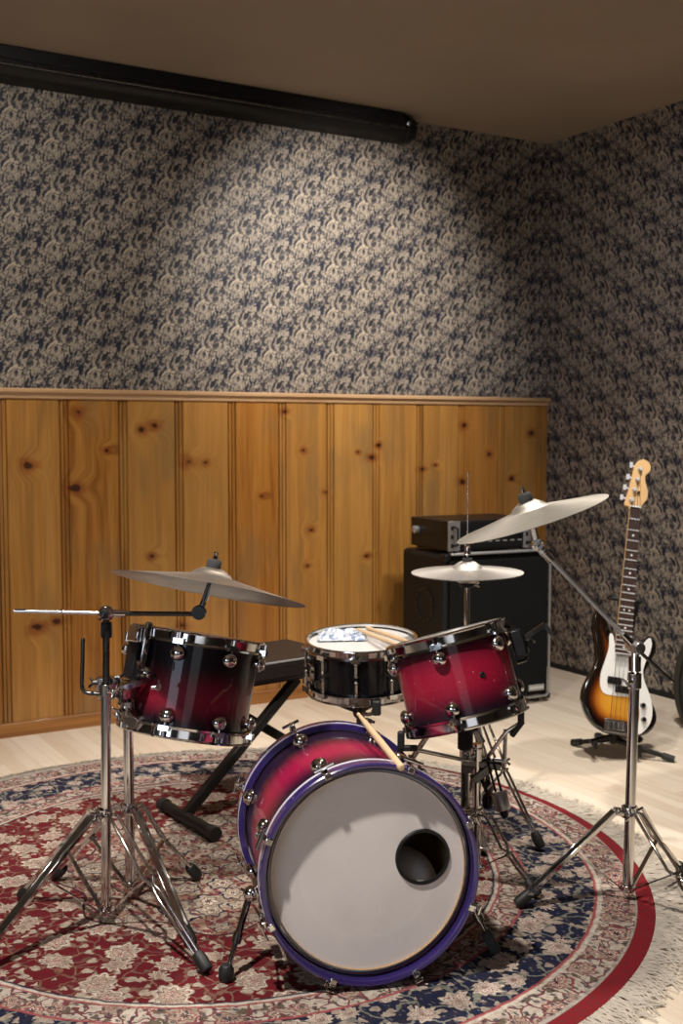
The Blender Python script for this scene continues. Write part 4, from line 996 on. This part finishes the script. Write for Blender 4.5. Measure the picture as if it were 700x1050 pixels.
# body: front face on a fine grid so the finish can follow the outline
def inside(x, y, P):
    c = False; j = len(P) - 1
    for i in range(len(P)):
        if (P[i][1] > y) != (P[j][1] > y) and x < (P[j][0] - P[i][0]) * (y - P[i][1]) / (P[j][1] - P[i][1]) + P[i][0]: c = not c
        j = i
    return c
def edist(x, y, P):
    best = 9
    for i in range(len(P)):
        a, b = P[i - 1], P[i]; dx, dy = b[0] - a[0], b[1] - a[1]; L2 = dx * dx + dy * dy + 1e-12
        t = max(0, min(1, ((x - a[0]) * dx + (y - a[1]) * dy) / L2)); best = min(best, math.hypot(x - a[0] - t * dx, y - a[1] - t * dy))
    return best
import bmesh
def body_mesh():
    bm = bmesh.new(); th = .042; rr = .008
    import mathutils.geometry as mg
    n = len(outl)
    def inset(d):
        out = []
        for i in range(n):
            a, b = Vector(outl[i - 1]), Vector(outl[(i + 1) % n]); t = (b - a).normalized(); nn = Vector((t.y, -t.x))
            q = Vector(outl[i]) + nn * d
            if not inside(q.x, q.y, outl): q = Vector(outl[i]) - nn * d
            out.append(q)
        return out
    r0 = inset(rr)
    pts = [Vector(p) for p in r0]
    gs = .012; xs = [p[0] for p in outl]; ys = [p[1] for p in outl]
    x = min(xs)
    while x < max(xs):
        y = min(ys)
        while y < max(ys):
            if inside(x, y, outl) and edist(x, y, outl) > rr + .005: pts.append(Vector((x, y)))
            y += gs
        x += gs
    res = mg.delaunay_2d_cdt(pts, [], [list(range(n))], 1, 1e-6)
    vs = [bm.verts.new((p.x, p.y, .0)) for p in res[0]]
    for f in res[2]: bm.faces.new([vs[i] for i in f])
    ring = [vs[res[0].index(min(res[0], key=lambda q: (q - p).length))] for p in r0]
    prev = ring
    for k, (dz, ins) in enumerate(((-.003, .003), (-.008, 0), (-th + .008, 0), (-th + .003, .003), (-th, .008))):
        pp = inset(ins) if ins else [Vector(p) for p in outl]
        cur = [bm.verts.new((p.x, p.y, dz)) for p in pp]
        for i in range(n):
            j = (i + 1) % n
            try: bm.faces.new((prev[i], cur[i], cur[j], prev[j]))
            except ValueError: pass
        prev = cur
    bm.faces.new(prev)
    bmesh.ops.recalc_face_normals(bm, faces=bm.faces)
    me = bpy.data.meshes.new('body')
    lay = bm.verts.layers.float.new('edge')
    for v in bm.verts: v[lay] = edist(v.co.x, v.co.y, outl) if v.co.z > -.002 else 0.0
    bm.transform(Matrix.Translation(-ow.location) @ FG)
    bm.to_mesh(me); bm.free()
    for p in me.polygons: p.use_smooth = True
    me.set_sharp_from_angle(angle=math.radians(50)); return me
tb_ = NT('sunburst'); ed = tb_.n('ShaderNodeAttribute', attribute_name='edge').outputs['Fac']
gn = tb_.noise(tb_.coord(), 30, 3)
cb2 = tb_.ramp(tb_.math('MULTIPLY', ed, 8.0), [(0.0, (0.006, 0.004, 0.003)), (0.20, (0.010, 0.005, 0.003)), (0.32, (0.10, 0.020, 0.004)), (0.45, (0.36, 0.11, 0.012)), (0.62, (0.58, 0.25, 0.025)), (1.0, (0.66, 0.32, 0.04))])
tb_.set(Base_Color=cb2, Roughness=0.12, Coat_Weight=1.0)
me = body_mesh(); me.materials.append(tb_.m); bo2 = bpy.data.objects.new('body', me); S.collection.objects.link(bo2); bo2.parent = ow
B().prism(smooth([lp(*p) for p in pg], 3), .0003, .003, FG).build('pickguard', M['white_paint'], ow, smooth=30)
NL = .864                                                   # bridge to nut
def nw(y): return .0205 + (.0315 - .0205) * (NL - y) / (NL - .27)
rose = plain('rosewood', (0.045, 0.022, 0.015), 0.45, var=.3); mapl = plain('neck_maple', (0.70, 0.44, 0.20), 0.3, coat=.5)
b = B(); b.prism([(-nw(.30), .30), (nw(.30), .30), (nw(NL), NL), (-nw(NL), NL)], .003, .018, FG); b.build('neck', mapl, ow, bevel=.004)
b = B(); b.prism([(-nw(.27), .27), (nw(.27), .27), (nw(NL), NL), (-nw(NL), NL)], .018, .024, FG); fb_ = b.build('fretboard', rose, ow, bevel=.001)
b = B()
for k in range(1, 21):
    y = NL / (2 ** (k / 12)); w_ = nw(y); b.box((0, y, .0248), (2 * w_, .0045, .0024), FG)
b.build('frets', M['nickel'], fb_)
b = B()
for k in (3, 5, 7, 9, 12, 15, 17, 19):
    y = (NL / (2 ** (k / 12)) + NL / (2 ** ((k - 1) / 12))) / 2
    for xx in ((-.010, .010) if k == 12 else (0,)): b.lathe([(0, .0245), (.004, .0245), (.004, .024)], FG @ Matrix.Translation((xx, y, 0)), 12)
b.build('inlay_dots', M['white_paint'], fb_)
B().box((0, NL + .003, .024), (.043, .006, .008), FG).build('nut', M['white_paint'], ow)
# headstock: points in picture pixels -> local
def hp(hx, hy):
    px, py = 590 + hx / 6.364 - 630.6, 460 + hy / 6.364 - 742.6
    return ((px * 219.6 + py * 21.5) / 220.65 * .003785, (px * 21.5 - py * 219.6) / 220.65 * .003917)
hd_ = [(358, 415), (352, 395), (322, 385), (330, 350), (350, 290), (372, 210), (392, 130), (412, 90), (450, 70), (488, 82), (506, 115), (500, 150), (468, 185), (470, 230), (484, 290), (478, 340), (450, 372), (432, 400), (428, 425)]
B().prism(smooth([hp(*p) for p in hd_], 3), .003, .018, FG).build('headstock', mapl, ow, bevel=.002)
for (hx, hy), (kx, ky) in zip(((368, 352), (390, 282), (412, 212), (430, 140)), ((308, 330), (330, 262), (352, 190), (376, 108))):
    x_, y_ = hp(hx, hy); b = B(); b.lathe([(0, .034), (.006, .034), (.0085, .028), (.0055, .024), (.010, .0185), (.010, .018)], FG @ Matrix.Translation((x_, y_, 0)), 14)
    x2, y2 = hp(kx, ky); b.tube([FG @ V(x_, y_, .008), FG @ V(x2, y2, .008)], .004, 8); b.box((x2, y2, .008), (.013, .022, .006), FG); b.build('tuner', M['nickel'], ow)
x_, y_ = hp(418, 300); B().lathe([(0, .024), (.007, .024), (.007, .018)], FG @ Matrix.Translation((x_, y_, 0)), 12).build('string_guide', M['chrome'], ow)
b = B()
for k in range(4):
    f = (k - 1.5) / 1.5; hx, hy = ((368, 352), (390, 282), (412, 212), (430, 140))[k]; tx, ty = hp(hx, hy)
    b.tube([FG @ V(f * .028, -.01, .016), FG @ V(f * .027, .02, .020), FG @ V(f * .0165, NL, .0285), FG @ V(tx, ty, .027)], .0013 - .00015 * k, 6)
b.build('strings', M['steel'], ow)
b = B(); b.box((0, -.008, .004), (.088, .050, .004), FG); b.box((0, -.032, .009), (.088, .004, .016), FG)
for k in range(4): b.lathe([(0, 0), (.008, 0), (.008, .030), (0, .030)], FG @ Matrix.Translation(((k - 1.5) * .0195, -.022, .013)) @ Matrix.Rotation(-PI / 2, 4, 'X'), 10)
b.build('bridge', M['steel'], ow, bevel=.001)
for cx_, cy_ in ((288, 466), (335, 515)):
    x_, y_ = lp(cx_, cy_); b = B(); b.box((x_, y_, .008), (.055, .028, .012), FG); pk = b.build('pickup', M['black'], ow, bevel=.004)
    b = B()
    for k in range(4): b.lathe([(0, .016), (.003, .016), (.003, .013)], FG @ Matrix.Translation((x_ - .019 + k * .0127, y_, 0)), 8)
    b.build('pole_pieces', M['chrome'], pk)
for cx_, cy_ in ((459, 602), (462, 682)):
    x_, y_ = lp(cx_, cy_); b = B(); b.lathe([(0, .020), (.0085, .020), (.0098, .003), (.0098, .002)], FG @ Matrix.Translation((x_, y_, 0)), 16); b.build('control_knob', M['dark_metal'], ow)
for cx_, cy_ in ((250, 165), (520, 212)):
    x_, y_ = lp(cx_, cy_); b = B(); b.lathe([(0, .010), (.006, .010), (.003, .006), (.005, 0)], FG @ Matrix.Translation((x_, y_, 0)), 12); b.build('strap_button', M['chrome'], ow)

gs_ = thing('guitar_stand', V(GB.x, GB.y, 0), 'low black tubular stand holding the sunburst bass', 'guitar stand')
hubg = FG @ V(.02, -.10, -.075); hubg = V(hubg.x, hubg.y, .115)
lf = at(589, 762, 4.63); rf = at(688, 779, 4.40); lf = V(lf.x, lf.y, .014); rf = V(rf.x, rf.y, .014)
bf = hubg * 1; bf = V(hubg.x, hubg.y, .014) - gz * .26 
for f_ in (lf, rf, bf):
    k_ = V(hubg.x, hubg.y, .070)
    b = B(); b.tube([k_, f_], .0095, 12); lo = b.build('leg', M['black_paint'], gs_)
    d = (f_ - k_).normalized(); b = B(); b.tube([f_ - d * .035, f_ + d * .012], .0135, 12); b.build('rubber_cap', M['rubber'], lo)
top = FG @ V(.056, .50, -.062)
B().tube([V(hubg.x, hubg.y, .055), hubg, top], .0125, 12).build('back_post', M['black_paint'], gs_)
b = B(); b.tube([top, top + gx * -.11, top + gx * -.11 + gf * .075], .009, 10); b.tube([top, top + gx * .02, top + gx * .02 + gf * .05], .009, 10); b.build('neck_yoke', M['rubber'], gs_)
for s_ in (-1, 1):
    a0 = FG @ V(s_ * .085 + .01, -.062 if s_ < 0 else -.066, -.058); a1 = a0 + gf * .075
    a0.z -= .012; a1.z = a0.z - .004
    b = B(); b.tube([V(hubg.x, hubg.y, .085), V(hubg.x, hubg.y, .085).lerp(a0, .6), a0, a1, a1 + V(0, 0, .020)], .0085, 10); b.build('cradle_arm', M['black_paint'], gs_)
b = B(); b.tube([V(hubg.x, hubg.y, .09) - gx * .0, V(hubg.x, hubg.y, .085) + gx * .10], .005, 8); b.ball(V(hubg.x, hubg.y, .085) + gx * .105, .013, 12); b.build('locking_knob', M['black'], gs_)

# dark upright instrument case at the right edge of the picture
kc = thing('guitar_case', (3.92, 3.42, 0), 'dark olive-black rounded instrument case standing at the right edge of the picture', 'guitar case')
cd = at(719, 742, 4.92); cd = V(cd.x, cd.y, 0)
Gc = Matrix((gr, V(0, 0, 1), gz)).transposed().to_4x4(); Gc.translation = cd; kc.location = cd
oc = [(0, 0), (-.055, .004), (-.085, .045), (-.104, .13), (-.105, .22), (-.085, .31), (-.055, .38), (-.045, .44), (-.060, .52), (-.060, .60), (-.030, .66), (.0, .70), (.01, 1.0), (.02, 1.10), (.13, 1.10), (.14, 1.0), (.15, .70), (.18, .66), (.21, .60), (.21, .52), (.195, .44), (.205, .38), (.235, .31), (.255, .22), (.254, .13), (.235, .045), (.205, .004), (.15, 0)]
lo_ = Matrix.Rotation(math.radians(-4), 4, 'X')
so_ = smooth(oc, 4)
B().prism(so_, -.055, .045, Gc @ lo_).build('shell', M['olive'], kc, bevel=.012, seg=3)
rim = [Gc @ lo_ @ V(x, max(y, .005), .047) for x, y in so_]; B().tube(rim + [rim[0]], .006, 6, caps=False).build('edge_binding', M['black'], kc)
